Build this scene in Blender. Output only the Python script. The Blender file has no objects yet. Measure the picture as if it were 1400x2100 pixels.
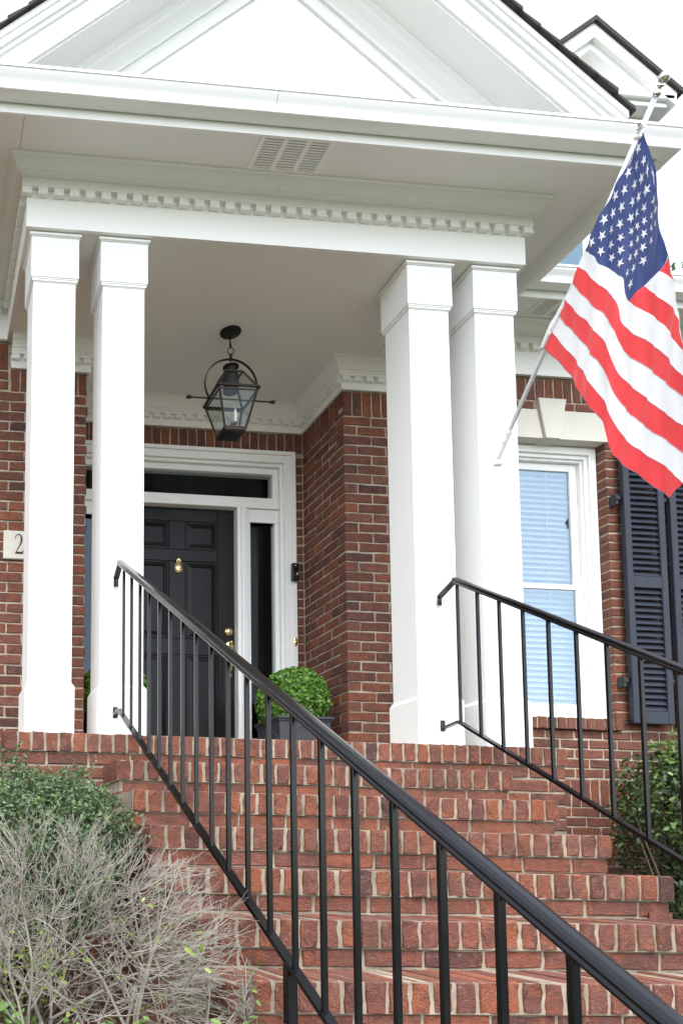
import bpy, math, random
import numpy as np
from mathutils import Matrix, Vector

random.seed(7)
rng = np.random.default_rng(7)
scene = bpy.context.scene
COL = scene.collection
PI = math.pi

# ------------------------------------------------------------------ camera
CAM = np.array([-0.3787, -3.7681, -0.6245])
F_PX, PX, PY = 1640.48, -42.94, 1632.2          # in pixels of a 1400 x 2100 picture
PITCH, ROLL, YAW = -0.0806, 0.0199, 0.0725


def cam_rot():
    cx, sx = math.cos(PITCH), math.sin(PITCH)
    cy, sy = math.cos(ROLL), math.sin(ROLL)
    cz, sz = math.cos(YAW), math.sin(YAW)
    rx = np.array([[1, 0, 0], [0, cx, -sx], [0, sx, cx]])
    ry = np.array([[cy, 0, sy], [0, 1, 0], [-sy, 0, cy]])
    rz = np.array([[cz, -sz, 0], [sz, cz, 0], [0, 0, 1]])
    return ry @ rx @ rz


CM = cam_rot()
cam_data = bpy.data.cameras.new('camera')
cam_data.sensor_fit = 'VERTICAL'
cam_data.sensor_height = 36.0
cam_data.lens = F_PX / 2100 * 36.0
cam_data.shift_x = (700 - PX) / 2100
cam_data.shift_y = (PY - 1050) / 2100
cam_data.clip_start = 0.05
cam_data.clip_end = 2000
cam = bpy.data.objects.new('camera', cam_data)
right, fwd, up = CM[0], CM[1], CM[2]
cam.matrix_world = Matrix(((right[0], up[0], -fwd[0], CAM[0]),
                           (right[1], up[1], -fwd[1], CAM[1]),
                           (right[2], up[2], -fwd[2], CAM[2]),
                           (0, 0, 0, 1)))
COL.objects.link(cam)
scene.camera = cam

# ------------------------------------------------------------------ sky, sun, exposure (bright overcast)
SUN_EL, SUN_AZ = math.radians(58), math.radians(196)   # azimuth clockwise from +Y (north)
world = bpy.data.worlds.new('World')
scene.world = world
world.use_nodes = True
wn, wl = world.node_tree.nodes, world.node_tree.links
wn.clear()
w_out = wn.new('ShaderNodeOutputWorld')
w_bg = wn.new('ShaderNodeBackground')
w_sky = wn.new('ShaderNodeTexSky')
w_sky.sky_type = 'NISHITA'
w_sky.sun_disc = False
w_sky.sun_elevation = SUN_EL
w_sky.sun_rotation = SUN_AZ
w_sky.air_density = 1.0
w_sky.dust_density = 1.5
w_sky.ozone_density = 1.0
w_hsv = wn.new('ShaderNodeHueSaturation')
w_hsv.inputs['Saturation'].default_value = 0.40
wl.new(w_sky.outputs[0], w_hsv.inputs['Color'])
wl.new(w_hsv.outputs[0], w_bg.inputs['Color'])
w_bg.inputs['Strength'].default_value = 0.15
wl.new(w_bg.outputs[0], w_out.inputs[0])

sun_data = bpy.data.lights.new('sun', 'SUN')
sun_data.energy = 0.75
sun_data.angle = math.radians(35)
sun_data.color = (1.0, 0.97, 0.92)
sun = bpy.data.objects.new('sun', sun_data)
sd = Vector((math.sin(SUN_AZ) * math.cos(SUN_EL), math.cos(SUN_AZ) * math.cos(SUN_EL), math.sin(SUN_EL)))
sun.rotation_euler = sd.to_track_quat('Z', 'Y').to_euler()
COL.objects.link(sun)

scene.view_settings.view_transform = 'Standard'
scene.view_settings.look = 'None'
scene.view_settings.exposure = 1.93
scene.view_settings.gamma = 1.0
scene.view_settings.use_curve_mapping = False


# ------------------------------------------------------------------ helpers
def project(p):
    q = CM @ (np.asarray(p, float) - CAM)
    if q[1] < 0.05:
        return None
    return PX + F_PX * q[0] / q[1], PY - F_PX * q[2] / q[1], q[1]


def tag(o, label=None, cat=None, group=None, kind=None):
    if label: o['label'] = label
    if cat: o['category'] = cat
    if group: o['group'] = group
    if kind: o['kind'] = kind
    return o


def empty(name, loc=(0, 0, 0), label=None, cat=None, group=None):
    o = bpy.data.objects.new(name, None)
    o.location = loc
    o.empty_display_size = 0.1
    COL.objects.link(o)
    return tag(o, label, cat, group)


def link(name, mesh, parent=None):
    o = bpy.data.objects.new(name, mesh)
    COL.objects.link(o)
    if parent is not None:
        o.parent = parent
        # meshes are written in world coordinates: cancel the parents' offsets
        off = Vector((0, 0, 0))
        q = parent
        while q is not None:
            off += Vector(q.location)
            q = q.parent
        o.location = -off
    return o


class MB:
    """Collects faces; build() links them as one mesh object."""

    def __init__(self):
        self.v, self.f, self.m = [], [], []

    def add(self, verts, faces, mi=0):
        n = len(self.v)
        self.v.extend([tuple(map(float, p)) for p in verts])
        self.f.extend([tuple(i + n for i in f) for f in faces])
        self.m.extend([mi] * len(faces))
        return self

    def box(self, x0, x1, y0, y1, z0, z1, mi=0, b=0.0):
        if b <= 0:
            v = [(x0, y0, z0), (x1, y0, z0), (x1, y1, z0), (x0, y1, z0), (x0, y0, z1), (x1, y0, z1), (x1, y1, z1), (x0, y1, z1)]
            return self.add(v, [(0, 3, 2, 1), (4, 5, 6, 7), (0, 1, 5, 4), (1, 2, 6, 5), (2, 3, 7, 6), (3, 0, 4, 7)], mi)
        vs = []
        for i, (x, y, z, sx, sy, sz) in enumerate([(a, c, e, p, q, r) for (a, p) in ((x0, 1), (x1, -1)) for (c, q) in ((y0, 1), (y1, -1)) for (e, r) in ((z0, 1), (z1, -1))]):
            vs += [(x, y + sy * b, z + sz * b), (x + sx * b, y, z + sz * b), (x + sx * b, y + sy * b, z)]
        k = lambda i, j, l, a: (i * 4 + j * 2 + l) * 3 + a
        fs = []
        fs += [(k(0, 0, 0, 0), k(0, 0, 1, 0), k(0, 1, 1, 0), k(0, 1, 0, 0)), (k(1, 0, 0, 0), k(1, 1, 0, 0), k(1, 1, 1, 0), k(1, 0, 1, 0))]
        fs += [(k(0, 0, 0, 1), k(1, 0, 0, 1), k(1, 0, 1, 1), k(0, 0, 1, 1)), (k(0, 1, 0, 1), k(0, 1, 1, 1), k(1, 1, 1, 1), k(1, 1, 0, 1))]
        fs += [(k(0, 0, 0, 2), k(0, 1, 0, 2), k(1, 1, 0, 2), k(1, 0, 0, 2)), (k(0, 0, 1, 2), k(1, 0, 1, 2), k(1, 1, 1, 2), k(0, 1, 1, 2))]
        for i in (0, 1):
            for j in (0, 1):
                fs.append((k(i, j, 0, 0), k(i, j, 0, 1), k(i, j, 1, 1), k(i, j, 1, 0)))
                fs.append((k(i, 0, j, 0), k(i, 0, j, 2), k(i, 1, j, 2), k(i, 1, j, 0)))
                fs.append((k(0, i, j, 1), k(0, i, j, 2), k(1, i, j, 2), k(1, i, j, 1)))
                for l in (0, 1):
                    fs.append((k(i, j, l, 0), k(i, j, l, 1), k(i, j, l, 2)))
        return self.add(vs, fs, mi)

    def tube(self, pts, radii, n=8, mi=0, caps=True, phase=0.0, flat=None):
        pts = [np.asarray(p, float) for p in pts]
        if not hasattr(radii, '__len__'): radii = [radii] * len(pts)
        rings, prev = [], None
        for i, p in enumerate(pts):
            d = pts[min(i + 1, len(pts) - 1)] - pts[max(i - 1, 0)]
            d = d / (np.linalg.norm(d) + 1e-12)
            ref = np.array([0, 0, 1.0]) if prev is None and abs(d[2]) < 0.95 else (np.array([1.0, 0, 0]) if prev is None else prev)
            a = ref - d * np.dot(ref, d)
            a = a / (np.linalg.norm(a) + 1e-12)
            prev = a
            c = np.cross(d, a)
            rings.append([p + radii[i] * (math.cos(phase + 2 * PI * k / n) * a * (flat[0] if flat else 1) + math.sin(phase + 2 * PI * k / n) * c * (flat[1] if flat else 1)) for k in range(n)])
        v = [q for r in rings for q in r]
        f = []
        for i in range(len(rings) - 1):
            for k in range(n):
                f.append((i * n + k, i * n + (k + 1) % n, (i + 1) * n + (k + 1) % n, (i + 1) * n + k))
        if caps:
            f.append(tuple(range(n - 1, -1, -1)))
            f.append(tuple((len(rings) - 1) * n + k for k in range(n)))
        return self.add(v, f, mi)

    def lathe(self, prof, c=(0, 0, 0), n=24, mi=0, axis='z', sx=1, sy=1):
        v, f = [], []
        for r, h in prof:
            for k in range(n):
                a = 2 * PI * k / n
                p = (r * math.cos(a) * sx, r * math.sin(a) * sy, h)
                if axis == 'y': p = (p[0], -p[2], p[1])
                if axis == 'x': p = (p[2], p[0], p[1])
                v.append((c[0] + p[0], c[1] + p[1], c[2] + p[2]))
        for i in range(len(prof) - 1):
            for k in range(n):
                f.append((i * n + k, i * n + (k + 1) % n, (i + 1) * n + (k + 1) % n, (i + 1) * n + k))
        f.append(tuple(range(n - 1, -1, -1)))
        f.append(tuple((len(prof) - 1) * n + k for k in range(n)))
        return self.add(v, f, mi)

    def prism(self, poly, y0, y1, mi=0):
        """Polygon in x,z pulled from y0 to y1."""
        n = len(poly)
        v = [(x, y0, z) for x, z in poly] + [(x, y1, z) for x, z in poly]
        f = [tuple(range(n)), tuple(range(2 * n - 1, n - 1, -1))]
        f += [(i, n + i, n + (i + 1) % n, (i + 1) % n) for i in range(n)]
        return self.add(v, f, mi)

    def sweep(self, prof, path, segs=None, mi=0, closed=False):
        """Profile (offset, z) along a plan polyline with mitred corners; offset goes to the right-hand side."""
        P = [np.array(p, float) for p in path]
        N = []
        for i in range(len(P) - 1):
            d = (P[i + 1] - P[i]) / np.linalg.norm(P[i + 1] - P[i])
            N.append(np.array([d[1], -d[0]]))

        def off(i, e):
            if i == 0: return P[0] + N[0] * e
            if i == len(P) - 1: return P[-1] + N[-1] * e
            return P[i] + (N[i - 1] + N[i]) * e / (1 + np.dot(N[i - 1], N[i]))
        prof2 = list(prof) + ([prof[0]] if closed else [])
        for s in (segs if segs is not None else range(len(P) - 1)):
            v, f = [], []
            for e, z in prof2:
                a, b = off(s, e), off(s + 1, e)
                v += [(a[0], a[1], z), (b[0], b[1], z)]
            for j in range(len(prof2) - 1):
                f.append((2 * j, 2 * j + 1, 2 * j + 3, 2 * j + 2))
            if closed:
                m = len(prof)
                f.append(tuple(2 * j for j in range(m)))
                f.append(tuple(2 * j + 1 for j in range(m - 1, -1, -1)))
            self.add(v, f, mi)
        return self

    def mesh(self, name, mats, smooth=False):
        me = bpy.data.meshes.new(name)
        me.from_pydata(self.v, [], self.f)
        for m in (mats if isinstance(mats, (list, tuple)) else [mats]):
            me.materials.append(m)
        if isinstance(mats, (list, tuple)) and len(mats) > 1:
            me.polygons.foreach_set('material_index', self.m)
        if smooth:
            me.polygons.foreach_set('use_smooth', [True] * len(me.polygons))
        me.update()
        return me

    def build(self, name, mats, parent=None, smooth=False):
        return link(name, self.mesh(name, mats, smooth), parent)


# ------------------------------------------------------------------ materials
def new_mat(name):
    m = bpy.data.materials.new(name)
    m.use_nodes = True
    nt = m.node_tree
    b = nt.nodes['Principled BSDF']
    return m, nt, b


def mix_rgb(nt, fac, a, b, mode='MIX'):
    n = nt.nodes.new('ShaderNodeMix')
    n.data_type = 'RGBA'
    n.blend_type = mode
    for sock, val in ((n.inputs[0], fac), (n.inputs[6], a), (n.inputs[7], b)):
        if isinstance(val, bpy.types.NodeSocket):
            nt.links.new(val, sock)
        elif isinstance(val, (tuple, list)):
            sock.default_value = (*val[:3], 1)
        else:
            sock.default_value = val
    return n.outputs[2]


def noise(nt, scale, detail=4, rough=0.55, vec=None):
    n = nt.nodes.new('ShaderNodeTexNoise')
    n.inputs['Scale'].default_value = scale
    n.inputs['Detail'].default_value = detail
    n.inputs['Roughness'].default_value = rough
    if vec is not None: nt.links.new(vec, n.inputs['Vector'])
    return n.outputs['Fac']


def ramp(nt, fac, stops):
    r = nt.nodes.new('ShaderNodeValToRGB')
    while len(r.color_ramp.elements) < len(stops): r.color_ramp.elements.new(0.5)
    for e, (p, c) in zip(r.color_ramp.elements, stops):
        e.position = p
        e.color = (*c, 1) if len(c) == 3 else c
    nt.links.new(fac, r.inputs[0])
    return r.outputs[0]


def obj_coords(nt):
    return nt.nodes.new('ShaderNodeTexCoord').outputs['Object']


def bump(nt, b, h, strength, dist):
    n = nt.nodes.new('ShaderNodeBump')
    n.inputs['Strength'].default_value = strength
    n.inputs['Distance'].default_value = dist
    nt.links.new(h, n.inputs['Height'])
    nt.links.new(n.outputs[0], b.inputs['Normal'])
    return n


def rand_value(nt):
    oi = nt.nodes.new('ShaderNodeObjectInfo').outputs['Random']
    isl = nt.nodes.new('ShaderNodeNewGeometry').outputs['Random Per Island']
    a = nt.nodes.new('ShaderNodeMath'); a.operation = 'ADD'
    nt.links.new(oi, a.inputs[0]); nt.links.new(isl, a.inputs[1])
    fr = nt.nodes.new('ShaderNodeMath'); fr.operation = 'FRACT'
    nt.links.new(a.outputs[0], fr.inputs[0])
    return fr.outputs[0]


def paint(name, col, rough=0.5, var=0.06, scale=3.0, bscale=60, bstr=0.06, spec=0.5):
    m, nt, b = new_mat(name)
    vec = obj_coords(nt)
    n1 = noise(nt, scale, 5, 0.6, vec)
    c = mix_rgb(nt, n1, tuple(x * (1 - var) for x in col), tuple(min(1, x * (1 + var)) for x in col))
    # a few faint specks of dirt
    sp = ramp(nt, noise(nt, 38, 2, 0.5, vec), [(0.0, (0, 0, 0)), (0.74, (0, 0, 0)), (0.80, (1, 1, 1))])
    c = mix_rgb(nt, sp, c, tuple(x * 0.82 for x in col))
    nt.links.new(c, b.inputs['Base Color'])
    b.inputs['Roughness'].default_value = rough
    b.inputs['Specular IOR Level'].default_value = spec
    bump(nt, b, noise(nt, bscale, 3, 0.5, vec), bstr, 0.002)
    return m


M = {}
M['white'] = paint('white_paint', (0.80, 0.80, 0.785), 0.45, 0.02, 1.7, 90, 0.05)
M['soffit'] = paint('soffit_paint', (0.78, 0.775, 0.755), 0.6, 0.03, 2.3, 70, 0.06)
M['ceiling'] = paint('ceiling_paint', (0.77, 0.76, 0.72), 0.6, 0.03, 1.5, 60, 0.05)
M['stone'] = paint('limestone', (0.60, 0.57, 0.51), 0.8, 0.10, 9, 140, 0.25, 0.3)
M['vent_dark'] = paint('vent_gap_shade', (0.40, 0.39, 0.36), 0.8, 0.05)  # shade of the slat gaps, put into the backing colour
M['gutter'] = paint('gutter_enamel', (0.80, 0.81, 0.81), 0.32, 0.02, 2.0, 30, 0.03)


def brick_mat():
    m, nt, b = new_mat('brick_clay')
    r = rand_value(nt)
    tc = obj_coords(nt)
    # shift the pattern per brick
    comb = nt.nodes.new('ShaderNodeCombineXYZ')
    for i, k in enumerate((37.0, 91.0, 53.0)):
        mm = nt.nodes.new('ShaderNodeMath'); mm.operation = 'MULTIPLY'
        nt.links.new(r, mm.inputs[0]); mm.inputs[1].default_value = k
        nt.links.new(mm.outputs[0], comb.inputs[i])
    vadd = nt.nodes.new('ShaderNodeVectorMath'); vadd.operation = 'ADD'
    nt.links.new(tc, vadd.inputs[0]); nt.links.new(comb.outputs[0], vadd.inputs[1])
    vec = vadd.outputs[0]
    base = ramp(nt, r, [(0.0, (0.175, 0.066, 0.046)), (0.16, (0.220, 0.082, 0.054)), (0.30, (0.130, 0.052, 0.040)), (0.46, (0.215, 0.090, 0.062)), (0.62, (0.165, 0.066, 0.050)), (0.76, (0.265, 0.090, 0.048)), (0.88, (0.150, 0.060, 0.047)), (1.0, (0.085, 0.043, 0.039))])
    n1 = noise(nt, 12, 6, 0.68, vec)
    c = mix_rgb(nt, ramp(nt, n1, [(0.50, (0, 0, 0)), (0.66, (0.7, 0.7, 0.7))]), base, (0.28, 0.088, 0.042))
    n2 = noise(nt, 22, 6, 0.72, vec)
    c = mix_rgb(nt, ramp(nt, n2, [(0.50, (0, 0, 0)), (0.70, (0.75, 0.75, 0.75))]), c, (0.075, 0.041, 0.036))
    n3 = noise(nt, 55, 4, 0.6, vec)
    c = mix_rgb(nt, ramp(nt, n3, [(0.56, (0, 0, 0)), (0.78, (0.5, 0.5, 0.5))]), c, (0.33, 0.23, 0.185))
    # weather stains that run over several bricks
    pos = nt.nodes.new('ShaderNodeNewGeometry').outputs['Position']
    n4 = noise(nt, 3.2, 6, 0.7, pos)
    c = mix_rgb(nt, ramp(nt, n4, [(0.50, (0, 0, 0)), (0.74, (0.45, 0.45, 0.45))]), c, (0.085, 0.055, 0.046))
    nt.links.new(c, b.inputs['Base Color'])
    b.inputs['Roughness'].default_value = 0.85
    b.inputs['Specular IOR Level'].default_value = 0.25
    hh = nt.nodes.new('ShaderNodeMath'); hh.operation = 'ADD'
    nt.links.new(noise(nt, 34, 6, 0.7, vec), hh.inputs[0])
    nt.links.new(noise(nt, 160, 3, 0.6, vec), hh.inputs[1])
    bump(nt, b, hh.outputs[0], 1.0, 0.009)
    return m


M['brick'] = brick_mat()


def mortar_mat(name, k, dirt):
    m, nt, b = new_mat(name)
    vec = obj_coords(nt)
    pos = nt.nodes.new('ShaderNodeNewGeometry').outputs['Position']
    n1 = noise(nt, 14, 6, 0.7, pos)
    c = ramp(nt, n1, [(0.28, (0.20 * k, 0.168 * k, 0.125 * k)), (0.5, (0.31 * k, 0.265 * k, 0.20 * k)), (0.72, (0.40 * k, 0.35 * k, 0.275 * k))])
    n2 = noise(nt, 3.2, 6, 0.7, pos)
    c = mix_rgb(nt, ramp(nt, n2, [(0.46, (0, 0, 0)), (0.70, (dirt, dirt, dirt))]), c, (0.135, 0.118, 0.092))
    nt.links.new(c, b.inputs['Base Color'])
    b.inputs['Roughness'].default_value = 0.95
    b.inputs['Specular IOR Level'].default_value = 0.15
    bump(nt, b, noise(nt, 120, 4, 0.7, vec), 0.7, 0.004)
    return m


M['mortar'] = mortar_mat('mortar', 1.35, 0.35)
M['step_mortar'] = mortar_mat('weathered_mortar', 1.02, 0.75)


def metal_paint(name, col, rough, metallic=0.0, bstr=0.1, coat=0.0, bscale=90):
    m, nt, b = new_mat(name)
    vec = obj_coords(nt)
    n1 = noise(nt, 18, 5, 0.65, vec)
    c = mix_rgb(nt, n1, tuple(x * 0.75 for x in col), tuple(min(1, x * 1.3) for x in col))
    nt.links.new(c, b.inputs['Base Color'])
    b.inputs['Metallic'].default_value = metallic
    rr = nt.nodes.new('ShaderNodeMapRange')
    nt.links.new(noise(nt, 25, 4, 0.6, vec), rr.inputs[0])
    rr.inputs[3].default_value = rough * 0.75
    rr.inputs[4].default_value = rough * 1.3
    nt.links.new(rr.outputs[0], b.inputs['Roughness'])
    b.inputs['Coat Weight'].default_value = coat
    if metallic == 0.0: b.inputs['Specular IOR Level'].default_value = 0.36
    bump(nt, b, noise(nt, bscale, 3, 0.5, vec), bstr, 0.001)
    return m


M['iron'] = metal_paint('black_iron_paint', (0.002, 0.0022, 0.0034), 0.20, 0.0, 0.08)
M['lantern_dark'] = metal_paint('aged_bronze', (0.020, 0.017, 0.015), 0.45, 0.6, 0.1)
M['copper'] = metal_paint('aged_copper', (0.042, 0.028, 0.023), 0.42, 0.5, 0.1)
M['brass'] = metal_paint('polished_brass', (0.80, 0.66, 0.38), 0.22, 1.0, 0.05)
M['steel'] = metal_paint('bright_steel', (0.62, 0.60, 0.55), 0.2, 1.0, 0.03)
M['pole'] = metal_paint('white_aluminium', (0.62, 0.64, 0.68), 0.3, 0.25, 0.03)
M['plastic_black'] = metal_paint('black_plastic', (0.012, 0.012, 0.013), 0.25, 0.0, 0.03)
M['planter'] = metal_paint('slate_grey_resin', (0.045, 0.048, 0.056), 0.55, 0.0, 0.15)
M['candle'] = paint('candle_sleeve', (0.75, 0.73, 0.68), 0.4, 0.02)


def wood_paint(name, col, rough):
    m, nt, b = new_mat(name)
    tc = obj_coords(nt)
    mp = nt.nodes.new('ShaderNodeMapping')
    mp.inputs['Scale'].default_value = (60, 60, 4)
    nt.links.new(tc, mp.inputs[0])
    g = noise(nt, 1.5, 6, 0.7, mp.outputs[0])
    c = mix_rgb(nt, g, tuple(x * 0.6 for x in col), tuple(x * 1.5 for x in col))
    nt.links.new(c, b.inputs['Base Color'])
    b.inputs['Roughness'].default_value = rough
    b.inputs['Specular IOR Level'].default_value = 0.22
    bump(nt, b, g, 0.35, 0.0015)
    return m


M['door'] = wood_paint('black_door_paint', (0.004, 0.004, 0.0042), 0.36)
M['shutter'] = wood_paint('blue_black_shutter_paint', (0.024, 0.028, 0.040), 0.42)


def glass_mat(name, refl=0.10, rough=0.0):
    m, nt, b = new_mat(name)
    nt.nodes.remove(b)
    out = nt.nodes['Material Output']
    lw = nt.nodes.new('ShaderNodeLayerWeight')
    lw.inputs['Blend'].default_value = 0.5
    pw = nt.nodes.new('ShaderNodeMath'); pw.operation = 'POWER'
    nt.links.new(lw.outputs['Facing'], pw.inputs[0]); pw.inputs[1].default_value = 4.0
    mm = nt.nodes.new('ShaderNodeMath'); mm.operation = 'MULTIPLY_ADD'
    nt.links.new(pw.outputs[0], mm.inputs[0]); mm.inputs[1].default_value = 0.9; mm.inputs[2].default_value = refl
    tr = nt.nodes.new('ShaderNodeBsdfTransparent'); tr.inputs[0].default_value = (0.88, 0.92, 0.91, 1)
    gl = nt.nodes.new('ShaderNodeBsdfGlossy'); gl.inputs['Roughness'].default_value = rough
    gl.inputs[0].default_value = (0.72, 0.86, 1.0, 1)
    bp = nt.nodes.new('ShaderNodeBump'); bp.inputs['Strength'].default_value = 0.05; bp.inputs['Distance'].default_value = 0.01
    nt.links.new(noise(nt, 2.2, 2, 0.5, obj_coords(nt)), bp.inputs['Height'])
    nt.links.new(bp.outputs[0], gl.inputs['Normal'])
    mx = nt.nodes.new('ShaderNodeMixShader')
    nt.links.new(mm.outputs[0], mx.inputs[0])
    nt.links.new(tr.outputs[0], mx.inputs[1]); nt.links.new(gl.outputs[0], mx.inputs[2])
    nt.links.new(mx.outputs[0], out.inputs[0])
    return m


M['glass'] = glass_mat('window_glass', 0.17)
M['glass_door'] = glass_mat('sidelight_glass', 0.025)
M['glass_lamp'] = glass_mat('lantern_glass', 0.02)
M['blind'] = paint('blind_slat', (0.40, 0.41, 0.41), 0.5, 0.03)
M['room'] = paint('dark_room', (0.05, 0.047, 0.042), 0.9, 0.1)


def leaf_mat(name, c0, c1, c2, rough=0.4, trans=0.25):
    m, nt, b = new_mat(name)
    r = rand_value(nt)
    c = ramp(nt, r, [(0.0, c0), (0.55, c1), (1.0, c2)])
    nt.links.new(c, b.inputs['Base Color'])
    b.inputs['Roughness'].default_value = rough
    out = nt.nodes['Material Output']
    t = nt.nodes.new('ShaderNodeBsdfTranslucent')
    nt.links.new(c, t.inputs[0])
    mx = nt.nodes.new('ShaderNodeMixShader'); mx.inputs[0].default_value = trans
    nt.links.new(b.outputs[0], mx.inputs[1]); nt.links.new(t.outputs[0], mx.inputs[2])
    nt.links.new(mx.outputs[0], out.inputs[0])
    return m


M['leaf_box'] = leaf_mat('boxwood_leaf', (0.050, 0.088, 0.036), (0.085, 0.145, 0.060), (0.160, 0.225, 0.110), 0.5)
M['leaf_ball'] = leaf_mat('topiary_leaf', (0.060, 0.150, 0.018), (0.105, 0.235, 0.030), (0.185, 0.345, 0.060), 0.35)
M['leaf_dark'] = leaf_mat('dark_shrub_leaf', (0.018, 0.036, 0.014), (0.038, 0.068, 0.022), (0.075, 0.115, 0.038))
M['leaf_light'] = leaf_mat('pale_shrub_leaf', (0.075, 0.145, 0.030), (0.12, 0.21, 0.05), (0.19, 0.29, 0.085))
M['leaf_yellow'] = leaf_mat('young_leaf', (0.13, 0.19, 0.03), (0.19, 0.26, 0.05), (0.28, 0.33, 0.08))
M['leaf_shoot'] = leaf_mat('boxwood_shoot', (0.075, 0.125, 0.040), (0.120, 0.185, 0.060), (0.175, 0.25, 0.095), 0.5)
M['twig'] = paint('grey_twig_bark', (0.235, 0.215, 0.180), 0.9, 0.25, 30, 120, 0.4, 0.2)
M['stem'] = paint('brown_stem_bark', (0.11, 0.085, 0.06), 0.9, 0.25, 30, 120, 0.4, 0.2)


def cloth_mat(name, col):
    m, nt, b = new_mat(name)
    vec = obj_coords(nt)
    c = mix_rgb(nt, noise(nt, 12, 3, 0.5, vec), tuple(x * 0.93 for x in col), tuple(min(1, x * 1.06) for x in col))
    nt.links.new(c, b.inputs['Base Color'])
    b.inputs['Roughness'].default_value = 0.6
    b.inputs['Sheen Weight'].default_value = 0.2
    bump(nt, b, noise(nt, 45, 4, 0.6, vec), 0.25, 0.004)
    out = nt.nodes['Material Output']
    t = nt.nodes.new('ShaderNodeBsdfTranslucent'); nt.links.new(c, t.inputs[0])
    mx = nt.nodes.new('ShaderNodeMixShader'); mx.inputs[0].default_value = 0.35
    nt.links.new(b.outputs[0], mx.inputs[1]); nt.links.new(t.outputs[0], mx.inputs[2])
    nt.links.new(mx.outputs[0], out.inputs[0])
    return m


M['red'] = cloth_mat('flag_red_nylon', (0.76, 0.045, 0.050))
M['blue'] = cloth_mat('flag_blue_nylon', (0.026, 0.048, 0.175))
M['flag_white'] = cloth_mat('flag_white_nylon', (0.80, 0.80, 0.80))
M['seam'] = cloth_mat('flag_seam_thread', (0.36, 0.13, 0.19))
M['grommet'] = metal_paint('brass_grommet', (0.45, 0.40, 0.28), 0.35, 1.0, 0.05)


def ground_mat(name, c0, c1, scale, bs=0.5):
    m, nt, b = new_mat(name)
    vec = obj_coords(nt)
    c = mix_rgb(nt, noise(nt, scale, 6, 0.7, vec), c0, c1)
    nt.links.new(c, b.inputs['Base Color'])
    b.inputs['Roughness'].default_value = 0.9
    bump(nt, b, noise(nt, scale * 6, 4, 0.7, vec), bs, 0.02)
    return m


M['lawn'] = ground_mat('lawn', (0.050, 0.072, 0.028), (0.085, 0.105, 0.050), 1.3)
M['mulch'] = ground_mat('mulch', (0.035, 0.022, 0.015), (0.085, 0.055, 0.038), 22)
M['concrete'] = ground_mat('concrete_walk', (0.22, 0.21, 0.19), (0.30, 0.285, 0.26), 4, 0.2)
M['shingle'] = ground_mat('asphalt_shingle', (0.030, 0.026, 0.026), (0.085, 0.068, 0.062), 60, 0.8)
M['flashing'] = ground_mat('lead_flashing', (0.16, 0.165, 0.17), (0.24, 0.245, 0.25), 5, 0.1)
M['black_ink'] = paint('black_numeral', (0.012, 0.012, 0.012), 0.5, 0.02)

# ------------------------------------------------------------------ main dimensions (metres)
YW = 1.235        # face of the house front
YD = 1.81         # wall that holds the door
XL, XR = 0.653, 2.405   # sides of the entrance recess
X0, X1, YB = 0.110, 2.946, 0.258   # outer faces of the portico beam
ZC = 2.79         # ceiling, underside of the beam
XM = 1.528        # centre line of the portico
GZ = -1.417       # ground
STEP_H, STEP_R = 0.1574, 0.2569
SX0, SX1 = 0.493, 2.372           # ends of the flight
PX0, PX1 = 0.010, 2.864           # ends of the porch front

# ------------------------------------------------------------------ ground
g = MB()
g.add([(-300, -300, GZ), (300, -300, GZ), (300, 300, GZ), (-300, 300, GZ)], [(0, 1, 2, 3)])
tag(g.build('lawn', M['lawn']), kind='structure')
g = MB(); g.box(0.35, 2.55, -9.0, -2.07, GZ + 0.004, GZ + 0.03)
tag(g.build('bounce_walk', M['concrete']), kind='structure')  # unseen walk, added to reflect light up at the porch
g = MB(); g.box(-4, 0.34, -2.6, YW, GZ + 0.004, GZ + 0.02); g.box(2.56, 8, -1.5, YW, GZ + 0.004, GZ + 0.02)
tag(g.build('planting_bed', M['mulch']), kind='structure')

# ------------------------------------------------------------------ bricks
BRICK_DIMS = {'stretcher': (0.1935, 0.0570), 'header': (0.092, 0.0570), 'rowlock': (0.0570, 0.092), 'soldier': (0.0570, 0.1935)}
BRICK_MESH = {}


def brick_outline(L, H, r):
    """Uneven outline of a brick face, 10 points."""
    j = lambda s: r.uniform(-s, s)
    a, b = L / 2, H / 2
    if L >= H:
        base = [(-a, -b), (-a / 3, -b), (a / 3, -b), (a, -b), (a, 0), (a, b), (a / 3, b), (-a / 3, b), (-a, b), (-a, 0)]
    else:
        base = [(-a, -b), (0, -b), (a, -b), (a, -b / 3), (a, b / 3), (a, b), (0, b), (-a, b), (-a, b / 3), (-a, -b / 3)]
    return [(x + j(0.0025), z + j(0.0023)) for x, z in base]


for kind, (L, H) in BRICK_DIMS.items():
    BRICK_MESH[kind] = []
    for v in range(9):
        r = random.Random(hash((kind == 'stretcher', kind == 'header', kind == 'rowlock', v)) & 0xffff)
        o = brick_outline(L, H, r)
        c = 0.0038
        vs, fs = [], []
        for (x, z) in o:
            k = (1 - c / (L / 2) * r.uniform(0.6, 1.6), 1 - c / (H / 2) * r.uniform(0.6, 1.6))
            vs.append((x * k[0], r.uniform(-0.0016, 0.0016), z * k[1]))
        vs += [(x, 0.0045, z) for x, z in o]
        vs += [(x * 0.995, 0.09, z * 0.995) for x, z in o]
        n = 10
        fs.append(tuple(range(n)))
        for s in (0, 1):
            for i in range(n):
                fs.append((s * n + i, s * n + n + i, s * n + n + (i + 1) % n, s * n + (i + 1) % n))
        me = bpy.data.meshes.new('brick_' + kind)
        me.from_pydata(vs, [], fs)
        me.materials.append(M['brick'])
        me.update()
        BRICK_MESH[kind].append(me)

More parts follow.
